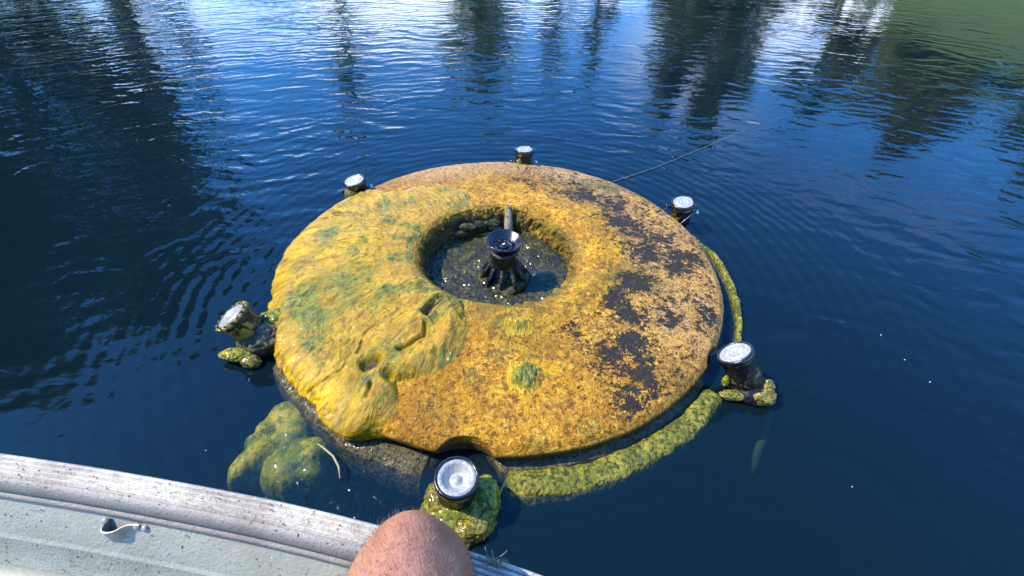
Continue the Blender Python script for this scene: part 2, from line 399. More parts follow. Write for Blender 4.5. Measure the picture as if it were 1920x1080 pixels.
def m_rail():
    m, N = mat('weathered_aluminium'); P = N.obj(); n0 = N.noise(P, 9, 4, .6); n1 = N.noise(P, 60, 4, .65); n2 = N.noise(P, 320, 3, .7)
    x, y, z = N.xyz(P)
    c = N.ramp(n1, [(.3, (.42, .37, .29)), (.6, (.60, .54, .45))])
    c = N.mix(N.m('MULTIPLY', N.step(n0, .42, .62), .6), c, (.27, .22, .165))
    c = N.mix(N.m('MULTIPLY', N.step(n2, .56, .64), .7), c, (.20, .17, .12))
    inr = N.attr('grime')
    c = N.mix(N.m('MULTIPLY', inr, N.m('ADD', .35, N.m('MULTIPLY', n1, .7))), c, (.15, .115, .085))
    N.out(N.bsdf(Base_Color=c, Roughness=.55, Metallic=.25, Normal=N.bump(N.m('ADD', n2, n1), .0018))); return m
M_RAIL = m_rail()
def m_hull():
    m, N = mat('hull_paint'); P = N.obj(); n0 = N.noise(P, 6, 4, .6); n1 = N.noise(P, 45, 4, .65); n2 = N.noise(P, 230, 3, .7)
    c = N.ramp(n0, [(.3, (.27, .25, .17)), (.65, (.38, .36, .25))])
    c = N.mix(N.m('MULTIPLY', N.step(n1, .5, .68), .55), c, (.40, .37, .29))
    c = N.mix(N.step(n2, .67, .70), c, (.09, .08, .06))
    c = N.mix(N.step(n2, .30, .27), c, (.72, .72, .68))
    N.out(N.bsdf(Base_Color=c, Roughness=.6, Normal=N.bump(N.m('ADD', n2, N.m('MULTIPLY', n1, .7)), .0016))); return m
M_HULL = m_hull()
M_DECK = m_simple('deck_paint', (.24, .235, .17), .55, nscale=50, var=.12, bump=.0015, dirt=(.34, .31, .24), dirt_t=.58)
M_BRACKET = m_simple('bracket_metal', (.36, .33, .28), .5, .3, 90, .2, .0012, dirt=(.24, .2, .15), dirt_t=.56)

def m_skin():
    m, N = mat('skin'); P = N.obj(); n0 = N.noise(P, 14, 4, .6); n1 = N.noise(P, 70, 4, .6); n2 = N.vor(P, 340)
    c = N.ramp(n0, [(.3, (.34, .135, .068)), (.52, (.46, .19, .10)), (.72, (.57, .27, .155))])
    c = N.mix(N.m('MULTIPLY', N.step(n1, .52, .72), .5), c, (.38, .13, .07))
    fold = N.noise(N.v('MULTIPLY', P, (1, .45, 1)), 150, 4, .7, 1.2)
    h = N.m('ADD', N.m('MULTIPLY', fold, 1.0), N.m('MULTIPLY', n2, .35))
    N.out(N.bsdf(Base_Color=c, Roughness=.42, Specular_IOR_Level=.45, Subsurface_Weight=.25, Subsurface_Radius=(.012, .004, .002), Subsurface_Scale=.6, Normal=N.bump(h, .0016))); return m
M_SKIN = m_skin()
M_HAIR = m_simple('leg_hair', (.13, .065, .035), .5, var=.1, bump=.0001)
M_CLOTH = m_simple('shorts_cloth', (.05, .06, .08), .9, nscale=200, bump=.001)
M_TWIG = m_simple('twig_bark', (.36, .31, .13), .6, nscale=120, bump=.002)
M_ROPE = m_simple('slimed_line', (.16, .17, .12), .7)
M_PIPE = m_simple('sunken_conduit', (.40, .26, .14), .7, nscale=40)
M_WEED = m_simple('dried_weed', (.22, .19, .13), .8)
M_FOAM = m_simple('foam_speck', (.8, .8, .76), .6)

# ------------------------------------------------------------------ lake bed, banks and water
def build_terrain():
    na, nr = 240, 90
    a = np.linspace(0, 2 * math.pi, na, endpoint=False); rr = np.concatenate([np.linspace(0, 5, 12), np.geomspace(5.3, 260, nr - 12)])
    A, Rr = np.meshgrid(a, rr, indexing='ij'); X = Rr * np.cos(A); Y = Rr * np.sin(A)
    az = np.degrees(np.arctan2(X, Y))                                  # 0 straight ahead, + to the right
    key = np.array([-180, -120, -90, -60, -40, -20, 0, 20, 33, 42, 55, 80, 120, 180.])
    sh = np.array([14, 9, 7.6, 8.2, 10, 17, 19, 18, 12, 8.0, 7.0, 7.5, 10, 14.])
    top = np.array([.8, .9, 1.2, 1.2, 1.0, .9, .9, 1.0, 1.5, 1.7, 1.7, 1.5, 1, .8])
    S = np.interp(az, key, sh); T = np.interp(az, key, top)
    P = np.stack([X.ravel(), Y.ravel(), 0 * X.ravel()], 1); n = fbm(P, .35, 4).reshape(X.shape)
    S = S + n * .8; t = Rr - S
    Z = np.where(t < 0, -1.6 * ss(-t, 0, 2.5) - .02, .02 + T * ss(t, -.3, 4.5)) + n * .12 * (t > .4) + np.clip(t - 6, 0, 200) * .012
    V = np.stack([X.ravel(), Y.ravel(), Z.ravel()], 1)
    tag(mesh_np('ground', V, grid_faces(na, nr, True), M_BED), kind='structure')
    return lambda x, y: float(np.interp(math.degrees(math.atan2(x, y)), key, top)) * .9
build_terrain()
bm = bmesh.new(); box(bm, (0, 0, -1.1), (45, 45, 1.1)); tag(bm_obj('water', bm, M_WATER, smooth=False), kind='structure')

# ------------------------------------------------------------------ fountain
ftn = empty('floating_fountain'); tag(ftn, 'round floating pond fountain crusted orange and yellow with a dark nozzle in its central bowl', 'fountain')

LAMPS = [  # lens centre, axis, lens radius, body length, kind
    ((-.0594, -.7185, .100), (.05, -.03, 1), .037, .085, 'front'),
    ((-.6538, -.3179, .100), (-.50, -.03, .86), .038, .100, 'left'),
    ((-.5309, .3669, .100), (-.10, -.08, .98), .034, .085, 'backleft'),
    ((.0651, .6285, .110), (0, .05, 1), .032, .085, 'back'),
    ((.6013, .2811, .100), (-.12, -.10, .97), .034, .085, 'backright'),
    ((.5571, -.3924, .100), (-.50, .30, .80), .037, .095, 'right')]
def lamp_foot(L):
    c, ax, r, ln, k = L; v = Vector(ax).normalized(); p = Vector(c) - v * ln; return np.array([p.x, p.y])
FEET = [lamp_foot(L) for L in LAMPS]
NOTCH = [(-.056, -.682, .076), (-.622, -.305, .068), (-.57, .40, .072), (.07, .70, .07), (.62, .30, .07), (.586, -.388, .074)]

HC = np.array([-.012, -.005])            # centre of the bowl
def shell_grid(na, nr):
    """plan positions of the top shell: v=0 bowl bottom edge ... v=nr-1 under the outer rim"""
    th = np.linspace(0, 2 * math.pi, na, endpoint=False)
    ct, st = np.cos(th), np.sin(th)
    n3 = np.stack([ct * 3, st * 3, 0 * ct], 1)
    rhole = .222 + .008 * fbm(n3, .9, 3) + .003 * fbm(n3, 4, 3)
    right = ss(np.cos(th - R(-8)), .0, .8)                              # the right wall of the bowl slopes
    rhole_top = rhole + .020 + right * .052
    rout = .643 + .004 * fbm(n3, 1.2, 3, off=9)
    # parameter
    prof_r, prof_z = [], []
    u = np.linspace(0, 1, nr)
    RR = np.zeros((na, nr)); ZZ = np.zeros((na, nr))
    # stations: 0 bowl floor edge, .14 wall top, .20 lip, .34 crease, .90 edge start, .97 outermost, 1 underside
    for i in range(na):
        hb, ht, ro = rhole[i], rhole_top[i], rout[i]
        ks = [0, .12, .17, .22, .36, .40, .90, .935, .965, .985, 1]
        kr = [hb - .012, hb, (hb + ht) / 2, ht, .318, .338, ro - .048, ro - .018, ro - .002, ro - .002, ro - .03]
        kz = [-.015, .072, .092 - .006 * right[i], .099, .0975, .0900, .0655, .0555, .040, .026, .012]
        RR[i] = np.interp(u, ks, kr); ZZ[i] = np.interp(u, ks, kz)
    k = np.array([1, 2, 3, 2, 1.]); k /= k.sum()
    for A in (RR, ZZ):
        pad = np.pad(A, ((0, 0), (2, 2)), mode='edge')
        A[:] = sum(k[j] * pad[:, j:j + nr] for j in range(5))
    cxy = HC[None, None] * (1 - ss(RR, .25, .5))[..., None]
    X = RR * ct[:, None] + cxy[..., 0]; Y = RR * st[:, None] + cxy[..., 1]
    # notches for the lamps: push the shell inwards round each lamp
    for nx, ny, nr_ in NOTCH:
        d = np.hypot(X - nx, Y - ny); d = np.maximum(d, 1e-4)
        inx = d < nr_
        # move radially towards the fountain centre until on the notch circle
        rad = np.hypot(X, Y); ux, uy = X / rad, Y / rad
        b = (nx * ux + ny * uy); disc = nr_ ** 2 - (nx ** 2 + ny ** 2 - b ** 2)
        disc = np.where(b > 0, disc, -1); tnew = b - np.sqrt(np.maximum(disc, 0))
        r2 = np.where((disc > 0) & (rad > tnew), tnew, rad)
        low = (rad - r2)
        ZZ = ZZ - np.where(low > 0, np.minimum(low, .05) * .5, 0) * (RR > .5)
        X = np.where(RR > .45, ux * r2, X); Y = np.where(RR > .45, uy * r2, Y)
    return th, X, Y, ZZ, RR, u

POLY = [(-.489, .385), (-.425, .345), (-.353, .36), (-.31, .382), (-.282, .391), (-.235, .392), (-.185, .37), (-.135, .335), (-.118, .301), (-.095, .25), (-.16, .141), (-.05, -.026), (-.05, -.167), (-.043, -.225), (-.060, -.25), (-.078, -.289),
        (-.070, -.33), (-.075, -.38), (-.098, -.43), (-.154, -.463), (-.216, -.483), (-.205, -.531), (-.216, -.572), (-.243, -.625), (-.263, -.66), (-.396, -.67), (-.71, -.48), (-.80, -.103), (-.79, .142), (-.70, .262), (-.56, .315), (-.53, .325)]
DARKP = [(.21, -.547, .10), (.285, -.50, .07), (.305, -.188, .06), (.476, .091, .09), (.372, .175, .07), (.284, .338, .08), (.518, -.015, .07), (.168, -.312, .07), (.431, -.264, .05), (.249, -.413, .10),
         (.14, -.35, .06), (.333, -.36, .07), (.344, -.441, .05), (.297, -.503, .05), (.572, .013, .05), (.39, -.12, .07), (.43, .03, .08), (.20, .36, .05), (.33, -.25, .07), (.56, -.22, .05), (.16, -.50, .05), (.42, .14, .06), (.36, .27, .06)]
TUFTS = [(.068, -.459, .040), (.045, -.312, .050)]
def base_relief(P3, RR):
    a = .0035 * fbm(P3, 7, 4) + .0022 * fbm(P3, 32, 3, .6) + .0011 * fbm(P3, 95, 2)
    rip = fbm(P3, 45, 3, .6, 5) * .0034 * ss(RR, .20, .27) * (1 - ss(RR, .33, .40))     # lumpy growth on the lip
    return a + rip
def build_shell():
    na, nr = 1100, 340
    th, X, Y, Z, RR, u = shell_grid(na, nr)
    P = np.stack([X.ravel(), Y.ravel()], 1); P3 = np.c_[P, 0 * P[:, 0]]; rr = RR.ravel()
    P3z = np.c_[P, Z.ravel()]
    top = ss(rr, .20, .25)
    h = base_relief(P3z, rr) * (.4 + .6 * top)
    dark = np.full(len(P), .49)
    dn = fbm(P3, 9, 3)
    for x, y, r in DARKP:
        d = np.hypot(P[:, 0] - x, P[:, 1] - y) / r + dn * .6; dark = np.maximum(dark, .50 + .44 * (1 - ss(d * 1.15, .1, 1.35)))
    side = ss(P[:, 0] + .25 * P[:, 1] + .2 * fbm(P3, 4, 3), -.02, .22)
    dark = .12 + (dark - .12) * side + .12 * fbm(P3, 5, 2, off=4) * side
    lipz = (1 - ss(rr, .315, .36)); dark = dark * (1 - lipz) + .05 * lipz
    rimz = ss(rr, .605, .64); dark = dark * (1 - rimz * .6) + .1 * rimz * .6
    ang = np.arctan2(P[:, 1], P[:, 0])
    pale = ss(np.sin(ang), .55, .95) * ss(rr, .42, .58) + .6 * ss(np.cos(ang - R(5)), .1, .9) * ss(rr, .33, .45)
    pale = np.clip(pale + .35 * fbm(P3, 8, 3), 0, 1) * (.35 + .65 * ss(P[:, 0] + P[:, 1], -.15, .25))
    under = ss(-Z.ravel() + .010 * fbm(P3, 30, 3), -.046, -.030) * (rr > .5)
    olive = np.clip(.9 * under + 1.3 * np.exp(-(((P[:, 0] - .36) / .085) ** 2 + ((P[:, 1] + .115) / .05) ** 2)) + np.exp(-(((P[:, 0] - .36) / .2) ** 2 + ((P[:, 1] - .42) / .05) ** 2)) +
                    .55 * np.exp(-((P[:, 0] - .06) ** 2 + (P[:, 1] + .33) ** 2) / .06 ** 2) + .8 * (1 - ss(rr, .225, .262)) + .5 * ss(-np.sin(ang), .2, .7) * (1 - ss(rr, .25, .36)), 0, 1)
    Z2 = Z.ravel() + h - .0025 * ss(dark, .5, .8) * top
    # the lip of the bowl swells and wrinkles
    V = np.stack([P[:, 0], P[:, 1], Z2], 1)
    wall = (1 - ss(rr, .19, .235))
    fold = fbm(np.c_[np.cos(ang) * 4, np.sin(ang) * 4, Z.ravel() * 12], 2.2, 4, .6)
    V[:, 0] += -np.cos(ang) * fold * .020 * (wall > .01) * ss(rr, .19, .215); V[:, 1] += -np.sin(ang) * fold * .020 * (wall > .01) * ss(rr, .19, .215)
    growth_shade = (1 - ss(Z.ravel() + .012 * fbm(P3, 20, 3), .066, .092)) * (rr < .32) * (.35 + .65 * ss(-P[:, 0] + .45 * P[:, 1], -.03, .10))  # bowl wall, mostly left and back: shade put into the colour with dark growth
    growth_shade = np.maximum(growth_shade, .9 * under)  # shade below the rim and in the notches painted in, over dark growth
    o = mesh_np('float_top', V, grid_faces(na, nr, True), M_CRUST, ftn, attrs={'dark': dark, 'pale': pale, 'olive': olive, 'wall': growth_shade})
    return o
build_shell()

def build_mat():
    na, nr = 1300, 400
    th, X, Y, Z, RR, u = shell_grid(na, nr)
    P = np.stack([X.ravel(), Y.ravel()], 1); rr = RR.ravel(); zz = Z.ravel(); P3 = np.c_[P, zz]
    ang = np.arctan2(P[:, 1], P[:, 0])
    warp = np.stack([fbm(P3, 14, 3, off=1), fbm(P3, 14, 3, off=7)], 1) * .016
    Q = P + warp
    sdist = pdist(Q, POLY, True) * np.where(inside(Q, POLY), 1, -1)
    keep = (sdist > -.008) & (rr > .228)
    st3 = np.c_[np.cos(ang + .35 * fbm(P3, 5, 2)) * 11, np.sin(ang + .35 * fbm(P3, 5, 2, off=3)) * 11, rr * 16]
    s1 = fbm(st3, 1, 4, .6); s2 = fbm(st3 * np.array([3, 3, 1.7]), 1, 3, .6)
    sdist = np.minimum(sdist, (rr - .236 + .006 * fbm(P3, 30, 2)) * 1.2); edge = .42 * ss(sdist, -.008, .012) + .58 * ss(sdist, .0, .046)
    thick = .0150 + .009 * fbm(P3, 9, 3) + .0085 * s1 + .0050 * s2
    thick *= .55 + .45 * ss(rr, .26, .40)
    hang = ss(rr, .55, .63)
    # folds, slits and pits
    d = pdist(P, [(-.111, -.290), (-.108, -.33), (-.119, -.373), (-.158, -.433), (-.202, -.455)]); thick += .022 * np.exp(-(d / .034) ** 2)
    d = pdist(P, [(-.235, -.505), (-.250, -.545), (-.300, -.575), (-.36, -.545)]); thick += .019 * np.exp(-(d / .030) ** 2)
    d = pdist(P, [(-.21, -.30), (-.235, -.36), (-.26, -.40)]); thick += .010 * np.exp(-(d / .035) ** 2)
    for pl, wd, dp in (([(-.146, -.238), (-.180, -.288)], .008, .020), ([(-.178, -.323), (-.176, -.365), (-.195, -.385), (-.222, -.412)], .0045, .010), ([(-.280, -.440), (-.292, -.446)], .012, .030),
                       ([(-.236, -.478), (-.230, -.485)], .007, .018), ([(-.300, -.33), (-.315, -.355), (-.319, -.426), (-.364, -.473), (-.40, -.49)], .003, .0045),
                       ([(-.092, -.248), (-.080, -.28), (-.086, -.312)], .0035, .010), ([(-.268, -.50), (-.262, -.535)], .004, .009)):
        d = pdist(P + warp * .8, pl); thick -= dp * np.exp(-(d / wd) ** 2); thick += dp * .28 * np.exp(-((d - wd * 2.4) / (wd * 1.3)) ** 2)
    t = edge * thick - (1 - edge) * .006
    t = np.where(sdist < 0, np.minimum(t, .001), t); t = np.where(sdist > .02, np.maximum(t, .0012), t)
    h = base_relief(P3, rr)
    # push outwards along the local shell normal near the outer rim
    ox = ss(rr, .585, .634)
    V = np.stack([P[:, 0] + np.cos(ang) * t * ox * 1.2, P[:, 1] + np.sin(ang) * t * ox * 1.2, zz + h + t * (1 - .55 * ox)], 1)
    dr = ss(rr, .600, .637)
    V[:, 2] -= dr * (.008 + .014 * np.abs(s1)) * edge
    gi = ss(.36 - rr + .15 * fbm(P3, 6, 2), -.02, .1) * .22
    green = np.clip(.38 + gi + .9 * fbm(P3, 11, 3, off=2) + .25 * ss(-P[:, 1], 0, .2) * ss(-P[:, 0], .25, .5), 0, 1)
    green = green * (1 - ss(rr, .585, .625) * .8)
    ochre = np.clip(.6 * ss(fbm(P3, 10, 3, off=11), .05, .3) + ss(.33 - rr, -.05, .03) + np.exp(-(((P[:, 0] + .16) / .09) ** 2 + ((P[:, 1] + .34) / .09) ** 2)) + .8 * ss(P[:, 1], .2, .35), 0, 1)
    pit = np.exp(-(pdist(P, [(-.280, -.440), (-.292, -.446)]) / .012) ** 2) + np.exp(-(pdist(P, [(-.146, -.238), (-.180, -.288)]) / .006) ** 2)
    Vc, Fc, At = compact(V, grid_faces(na, nr, True, keep), {'green': green, 'ochre': ochre, 'bare': np.clip(pit, 0, 1)})
    o = mesh_np('algae_mat', Vc, Fc, M_ALGAE, attrs=At)
    tag(o, 'thick wet yellow and green algae mat draped over the left half of the fountain', 'algae', kind='stuff')
build_mat()

def tuft(x, y, r, ry, label, ht, green=.9):
    n, k = 150, 60
    th = np.linspace(0, 2 * math.pi, n, endpoint=False); q = np.linspace(0, 1.45, k)
    T, Q = np.meshgrid(th, q, indexing='ij')
    P = np.stack([(x + Q * r * np.cos(T)).ravel(), (y + Q * ry * np.sin(T)).ravel()], 1)
    rr = np.hypot(*P.T); base = np.interp(rr, [.2, .25, .318, .338, .60, .637], [.09, .099, .0975, .090, .0625, .056])
    P3 = np.c_[P, base]; Qn = Q.ravel() + .55 * fbm(P3, 26, 4, .6)
    st3 = np.c_[P[:, 0] * 170, P[:, 1] * 38, 0 * rr]
    h = ht * (1 - ss(Qn, .25, 1.0)) + (.0042 * fbm(st3, 1, 3, .6)) * (1 - ss(Qn, .7, 1)) - .006 * ss(Qn, .9, 1.1) + base_relief(P3, rr)
    V = np.c_[P, base + h]; zer = np.zeros(len(P))
    o = mesh_np('algae_tuft', V, grid_faces(n, k, True), M_ALGAE, attrs={'green': np.clip(green - .9 * ss(Qn, .3, .95) + .5 * fbm(P3, 40, 2), 0, 1), 'ochre': zer, 'bare': zer})
    tag(o, label, 'algae', 'algae tufts on the orange crust')
tuft(.070, -.464, .056, .050, 'bright green algae tuft with glossy strands low on the orange crust nearer the front lamp', .019, 1.0)
tuft(.050, -.318, .045, .035, 'smaller dull green algae tuft on the crust just in front of the bowl', .007, .75)

# lower hull of the float and its raised outer ring
def build_lower():
    na = 720; th = np.linspace(0, 2 * math.pi, na, endpoint=False)
    ct, st = np.cos(th), np.sin(th); nn = np.stack([ct * 3, st * 3, 0 * ct], 1)
    # under-shell
    frn = ss(np.cos(th - R(-62)), .78, .86)
    prof = [(.62, .022), (.612, .012), (.604, .002), (.606, -.003), (.652, -.004), (.660, -.03), (.60, -.10), (.3, -.14), (.01, -.14)]
    X = np.zeros((na, len(prof))); Y = X.copy(); Z = X.copy()
    for j, (r, z) in enumerate(prof):
        q = np.full(na, r) + .006 * fbm(nn * 3, 1, 3)
        for nx, ny, nr_ in NOTCH:
            b = nx * ct + ny * st; disc = nr_ ** 2 - (nx ** 2 + ny ** 2 - b ** 2)
            disc = np.where(b > 0, disc, -1); tn = b - np.sqrt(np.maximum(disc, 0)); q = np.where((disc > 0) & (q > tn - .008) & (r > .5), tn - .008, q)
        X[:, j] = q * ct; Y[:, j] = q * st; Z[:, j] = z + (.007 * frn if j in (3, 4) else 0) + (.004 * fbm(np.stack([X[:, j], Y[:, j], 0 * th], 1), 22, 3) if j < 5 else 0)
    V = np.stack([X.ravel(), Y.ravel(), Z.ravel()], 1)
    mesh_np('float_body', V, grid_faces(na, len(prof), True), M_SLAB, ftn)
build_lower()
def ring_segment(a0, a1, ri, ro, zt, name, m, rough=1.0, n=420, ends=.03):
    """raised lip of the float between two angles (degrees); ri, ro, zt are functions of the angle"""
    k = 44; a = np.radians(np.linspace(a0, a1, n)); V = []; s = np.linspace(0, 1, k)
    A, S = np.meshgrid(a, s, indexing='ij'); deg = np.degrees(A)
    RI, RO, ZT = ri(deg), ro(deg), zt(deg)
    w1 = fbm(np.stack([np.cos(A).ravel() * 9, np.sin(A).ravel() * 9, 0 * A.ravel()], 1), 1, 4, .6).reshape(A.shape); w2 = fbm(np.stack([np.cos(A).ravel() * 9, np.sin(A).ravel() * 9, 5 + 0 * A.ravel()], 1), 1, 4, .6).reshape(A.shape)
    RI = RI - .010 * w1; RO = RO + .007 * w2; ZT = ZT + .007 * w1
    end = np.minimum(ss(deg, a0, a0 + 2.2), 1 - ss(deg, a1 - 2.2, a1))
    mid, hw = (RI + RO) / 2, (RO - RI) / 2 * (.35 + .65 * end)
    ph = np.pi * (1 - S)                                  # rounded cross-section, inner foot -> top -> outer foot
    cs = np.sign(np.cos(ph)) * np.abs(np.cos(ph)) ** .55; sn = np.abs(np.sin(ph)) ** .55
    rad = mid + hw * cs; z = -.07 + (ZT + .07) * sn * (.3 + .7 * end)
    P3 = np.stack([(rad * np.cos(A)).ravel(), (rad * np.sin(A)).ravel(), z.ravel()], 1)
    nz = (.005 * fbm(P3, 14, 4, .5) + .0025 * fbm(P3, 75, 3, .65)) * rough
    P3[:, 2] += nz * 1.2; P3[:, 0] += nz * np.cos(A.ravel()); P3[:, 1] += nz * np.sin(A.ravel())
    P3[:, 0] += .010; P3[:, 1] -= .006
    return mesh_np(name, P3, grid_faces(n, k), m, ftn)
f = lambda *kv: (lambda d: np.interp(d, [k for k, _ in kv], [v for _, v in kv]))
o = ring_segment(-89.5, -38.5, f((-90, .632), (-60, .638), (-40, .640)), f((-86, .712), (-60, .707), (-38, .700)), f((-88, .008), (-60, .010), (-40, .013)), 'outer_ring', M_RING)
o['label'] = 'yellow-green mossy ring section at the front right'
o = ring_segment(-25, 24, f((-25, .668), (24, .672)), f((-25, .690), (24, .690)), f((-25, .016), (10, .014), (24, -.01)), 'outer_ring', M_RING)
o['label'] = 'thin mossy ring section on the right'
o = ring_segment(-147, -101, f((-147, .60), (-101, .61)), f((-147, .690), (-125, .688), (-101, .694)), f((-147, .016), (-135, .012), (-120, .012), (-101, .002)), 'outer_ring', M_SLAB, 1.3)
o['label'] = 'wide brown waterlogged ring section at the front left'
o = ring_segment(-205, -163, f((-205, .63), (-163, .63)), f((-205, .675), (-163, .675)), f((-205, -.03), (-163, -.02)), 'outer_ring', M_SLAB)
o = ring_segment(42, 78, f((42, .65), (78, .65)), f((42, .685), (78, .685)), f((42, -.02), (78, -.02)), 'outer_ring', M_RING)

# bowl floor, pool and nozzle
def build_bowl():
    n, k = 260, 110; th = np.linspace(0, 2 * math.pi, n, endpoint=False); q = np.linspace(.001, .246, k)
    T, Q = np.meshgrid(th, q, indexing='ij'); P3 = np.stack([(HC[0] + Q * np.cos(T)).ravel(), (HC[1] + Q * np.sin(T)).ravel(), 0 * Q.ravel()], 1)
    z = .0175 + .017 * fbm(P3, 13, 4, .55, 3) + .008 * fbm(P3, 50, 3, .6)
    deep = np.exp(-(((P3[:, 0] - .075) / .06) ** 2 + ((P3[:, 1] + .04) / .055) ** 2)); z -= .03 * deep
    P3[:, 2] = z
    mesh_np('bowl_floor', P3, grid_faces(n, k, True), M_POOLBED, ftn)
    bm = bmesh.new(); lathe(bm, [(0, 0), (.10, 0), (.238, 0)], 72, (HC[0], HC[1], .0120)); tag(bm_obj('pool_water', bm, M_POOL), kind='structure')
build_bowl()
def build_nozzle():
    c = Vector((.007, -.040, 0)); ax = (.0, -.02, 1)
    bm = bmesh.new()
    wb = lambda a, h: .03 * math.sin(3 * a + h * 60) + .02 * math.sin(7 * a)
    lathe(bm, [(.058, -.01), (.060, .012), (.055, .026), (.047, .034), (.042, .060), (.0405, .085), (.041, .112), (.044, .118), (.044, .124), (.036, .126), (.0, .126)], 56, c, ax, wb)
    nz = bm_obj('nozzle', bm, M_SLIMEBLK, ftn)
    bm = bmesh.new()       # skirt of the base
    wb2 = lambda a, h: .05 * math.sin(4 * a + 1) + .03 * math.sin(9 * a)
    lathe(bm, [(.075, .0), (.076, .018), (.070, .026), (.058, .029), (.05, .031)], 56, c, ax, wb2); bm_obj('nozzle_base', bm, M_POOLBED, nz)
    for k in range(10):    # fins at the foot
        a = 2 * math.pi * (k + .35) / 10; bm = bmesh.new(); M = Matrix.Rotation(a, 3, 'Z')
        pts = [(.036, .075), (.043, .074), (.070, .036), (.072, .022), (.036, .022)]
        vs = [[bm.verts.new(c + M @ Vector((r, s * .0045, z))) for r, z in pts] for s in (-1, 1)]
        bm.faces.new(vs[0]); bm.faces.new(vs[1][::-1])
        for i in range(5): bm.faces.new((vs[0][i], vs[0][(i + 1) % 5], vs[1][(i + 1) % 5], vs[1][i]))
        bmesh.ops.bevel(bm, geom=bm.edges[:], offset=.0012, segments=2, affect='EDGES'); bm_obj('fin', bm, M_SLIMEBLK, nz)
    top = c + Vector((0, 0, .150))
    cup_prof = [(.0355, -.030), (.0375, -.026), (.0375, -.020), (.041, -.018), (.048, -.003), (.0505, .0), (.0500, .002), (.0475, .0015), (.036, -.015), (.033, -.0165), (.0315, -.0165)]
    bm = bmesh.new(); lathe(bm, cup_prof, 72, top, (.03, -.06, 1)); bm_obj('nozzle_cup', bm, M_BLACK, nz)
    bm = bmesh.new(); lathe(bm, [(.0315, -.0165), (.0300, -.0165), (.0300, -.0195), (.0, -.0195)], 60, top, (.03, -.06, 1)); bm_obj('nozzle_plate', bm, M_BLACK, nz)
    M = frame((.03, -.06, 1))
    for k in range(8):     # raised segments that leave the ring of slots between them
        bm = bmesh.new(); n = 7; rows = []
        for r, z in ((.0185, -.0195), (.0185, -.0165), (.0285, -.0165), (.0285, -.0195)):
            rows.append([bm.verts.new(top + M @ Vector((r * math.cos(a), r * math.sin(a), z))) for a in np.linspace(k * math.pi / 4 + .09, (k + 1) * math.pi / 4 - .09, n)])
        for A, B in zip(rows, rows[1:]):
            for i in range(n - 1): bm.faces.new((A[i], A[i + 1], B[i + 1], B[i]))
        for e in (0, n - 1): bm.faces.new([r_[e] for r_ in rows])
        if k != 9: bm_obj('nozzle_segment', bm, M_BLACK, nz)
    bm = bmesh.new(); lathe(bm, [(.013, -.0195), (.013, -.0160), (.0115, -.0150), (.0, -.0150)], 36, top, (.03, -.06, 1)); bm_obj('nozzle_hub', bm, M_BLACK, nz)
    bm = bmesh.new(); lathe(bm, [(.0048, -.0150), (.0048, -.0115), (.0038, -.0105), (.0018, -.0105), (.0018, -.0125), (0, -.0125)], 24, top, (.03, -.06, 1)); bm_obj('screw', bm, M_BRASS, nz)
build_nozzle()
# pale fin on the back wall of the bowl
bm = bmesh.new()
pts = [(.013, .236, .092), (.013, .228, .094), (.014, .210, .072), (.015, .196, .045), (.016, .185, .010)]
tube(bm, pts, [.004, .009, .012, .014, .016], 12, True, 1.0); bm_obj('wall_fin', bm, M_FIN, ftn)
# dark lumps of growth on the back wall
# ------------------------------------------------------------------ lamps
def lump(parent, c, r, m, seed, sq=(1, 1, 1), amp=.3, fr=28, sub=5, name='growth_lump'):
    bm = bmesh.new(); bmesh.ops.create_icosphere(bm, subdivisions=sub, radius=1)
    co = np.array([v.co[:] for v in bm.verts]); d = 1 + amp * fbm(co * r * fr + seed, 1, 4, .55) + amp * .55 * fbm(co * r * fr * 3.5 + seed, 1, 4, .65)
    for v, q in zip(bm.verts, co * d[:, None] * r * np.array(sq)): v.co = Vector(q) + Vector(c)
    return bm_obj(name, bm, m, parent)
for q, (x, y, z, r_) in enumerate(((-.12, .168, .050, .022), (-.085, .196, .046, .020), (-.045, .202, .048, .020), (-.03, .196, .030, .016), (-.145, .150, .035, .018))):
    lump(ftn, (x, y, z), r_, M_POOLBED, 60 + q, (1.5, .6, .7), .6, 45, 4)
def make_lamp(L, lens_m):
    c, ax, r, ln, kind = L; v = Vector(ax).normalized(); c = Vector(c); M = frame(v)
    ro = r + .0035
    wb = lambda a, h: .015 * math.sin(3 * a + h * 40) + .012 * math.sin(8 * a + h * 90)
    bm = bmesh.new()
    lathe(bm, [(ro - .004, -.004), (ro, -.006), (ro, -.016), (ro - .002, -.020), (ro - .003, -.022), (ro - .004, -ln * .7), (ro - .006, -ln), (0, -ln)], 64, c, v, wb)
    lp = bm_obj('lamp', bm, M_HOUSE, ftn)
    bm = bmesh.new(); lathe(bm, [(ro, -.010), (ro + .0012, -.008), (ro + .0012, .0005), (ro - .001, .0022), (r - .001, .0018), (r - .002, -.0015)], 64, c, v); bm_obj('rim', bm, M_BLACK, lp)
    # lens with stepped rings; object space at the lens so the grime follows it
    bm = bmesh.new()
    if kind == 'front':
        lathe(bm, [(r - .001, -.0005), (r - .004, .0008), (.0275, .0004), (.0262, -.003), (.0225, -.0045), (.0218, -.0070), (.0170, -.0085), (.0162, -.0110), (.0100, -.0125), (.0095, -.0110), (.0045, -.0110), (.004, -.0098), (0, -.0098)], 64)
    else:
        lathe(bm, [(r - .001, -.0005), (r - .003, .0012), (.0275, .0012), (.0266, -.0003), (.0250, -.0003), (.0242, .0010), (.0125, .0012), (.0120, .0004), (.0110, .0012), (.0025, .0014), (.0020, .0004), (0, .0004)], 64)
    ln_o = bm_obj('lens', bm, lens_m, lp); ln_o.matrix_local = Matrix.Translation(c) @ M.to_4x4()
    return lp, c, v, M, ro
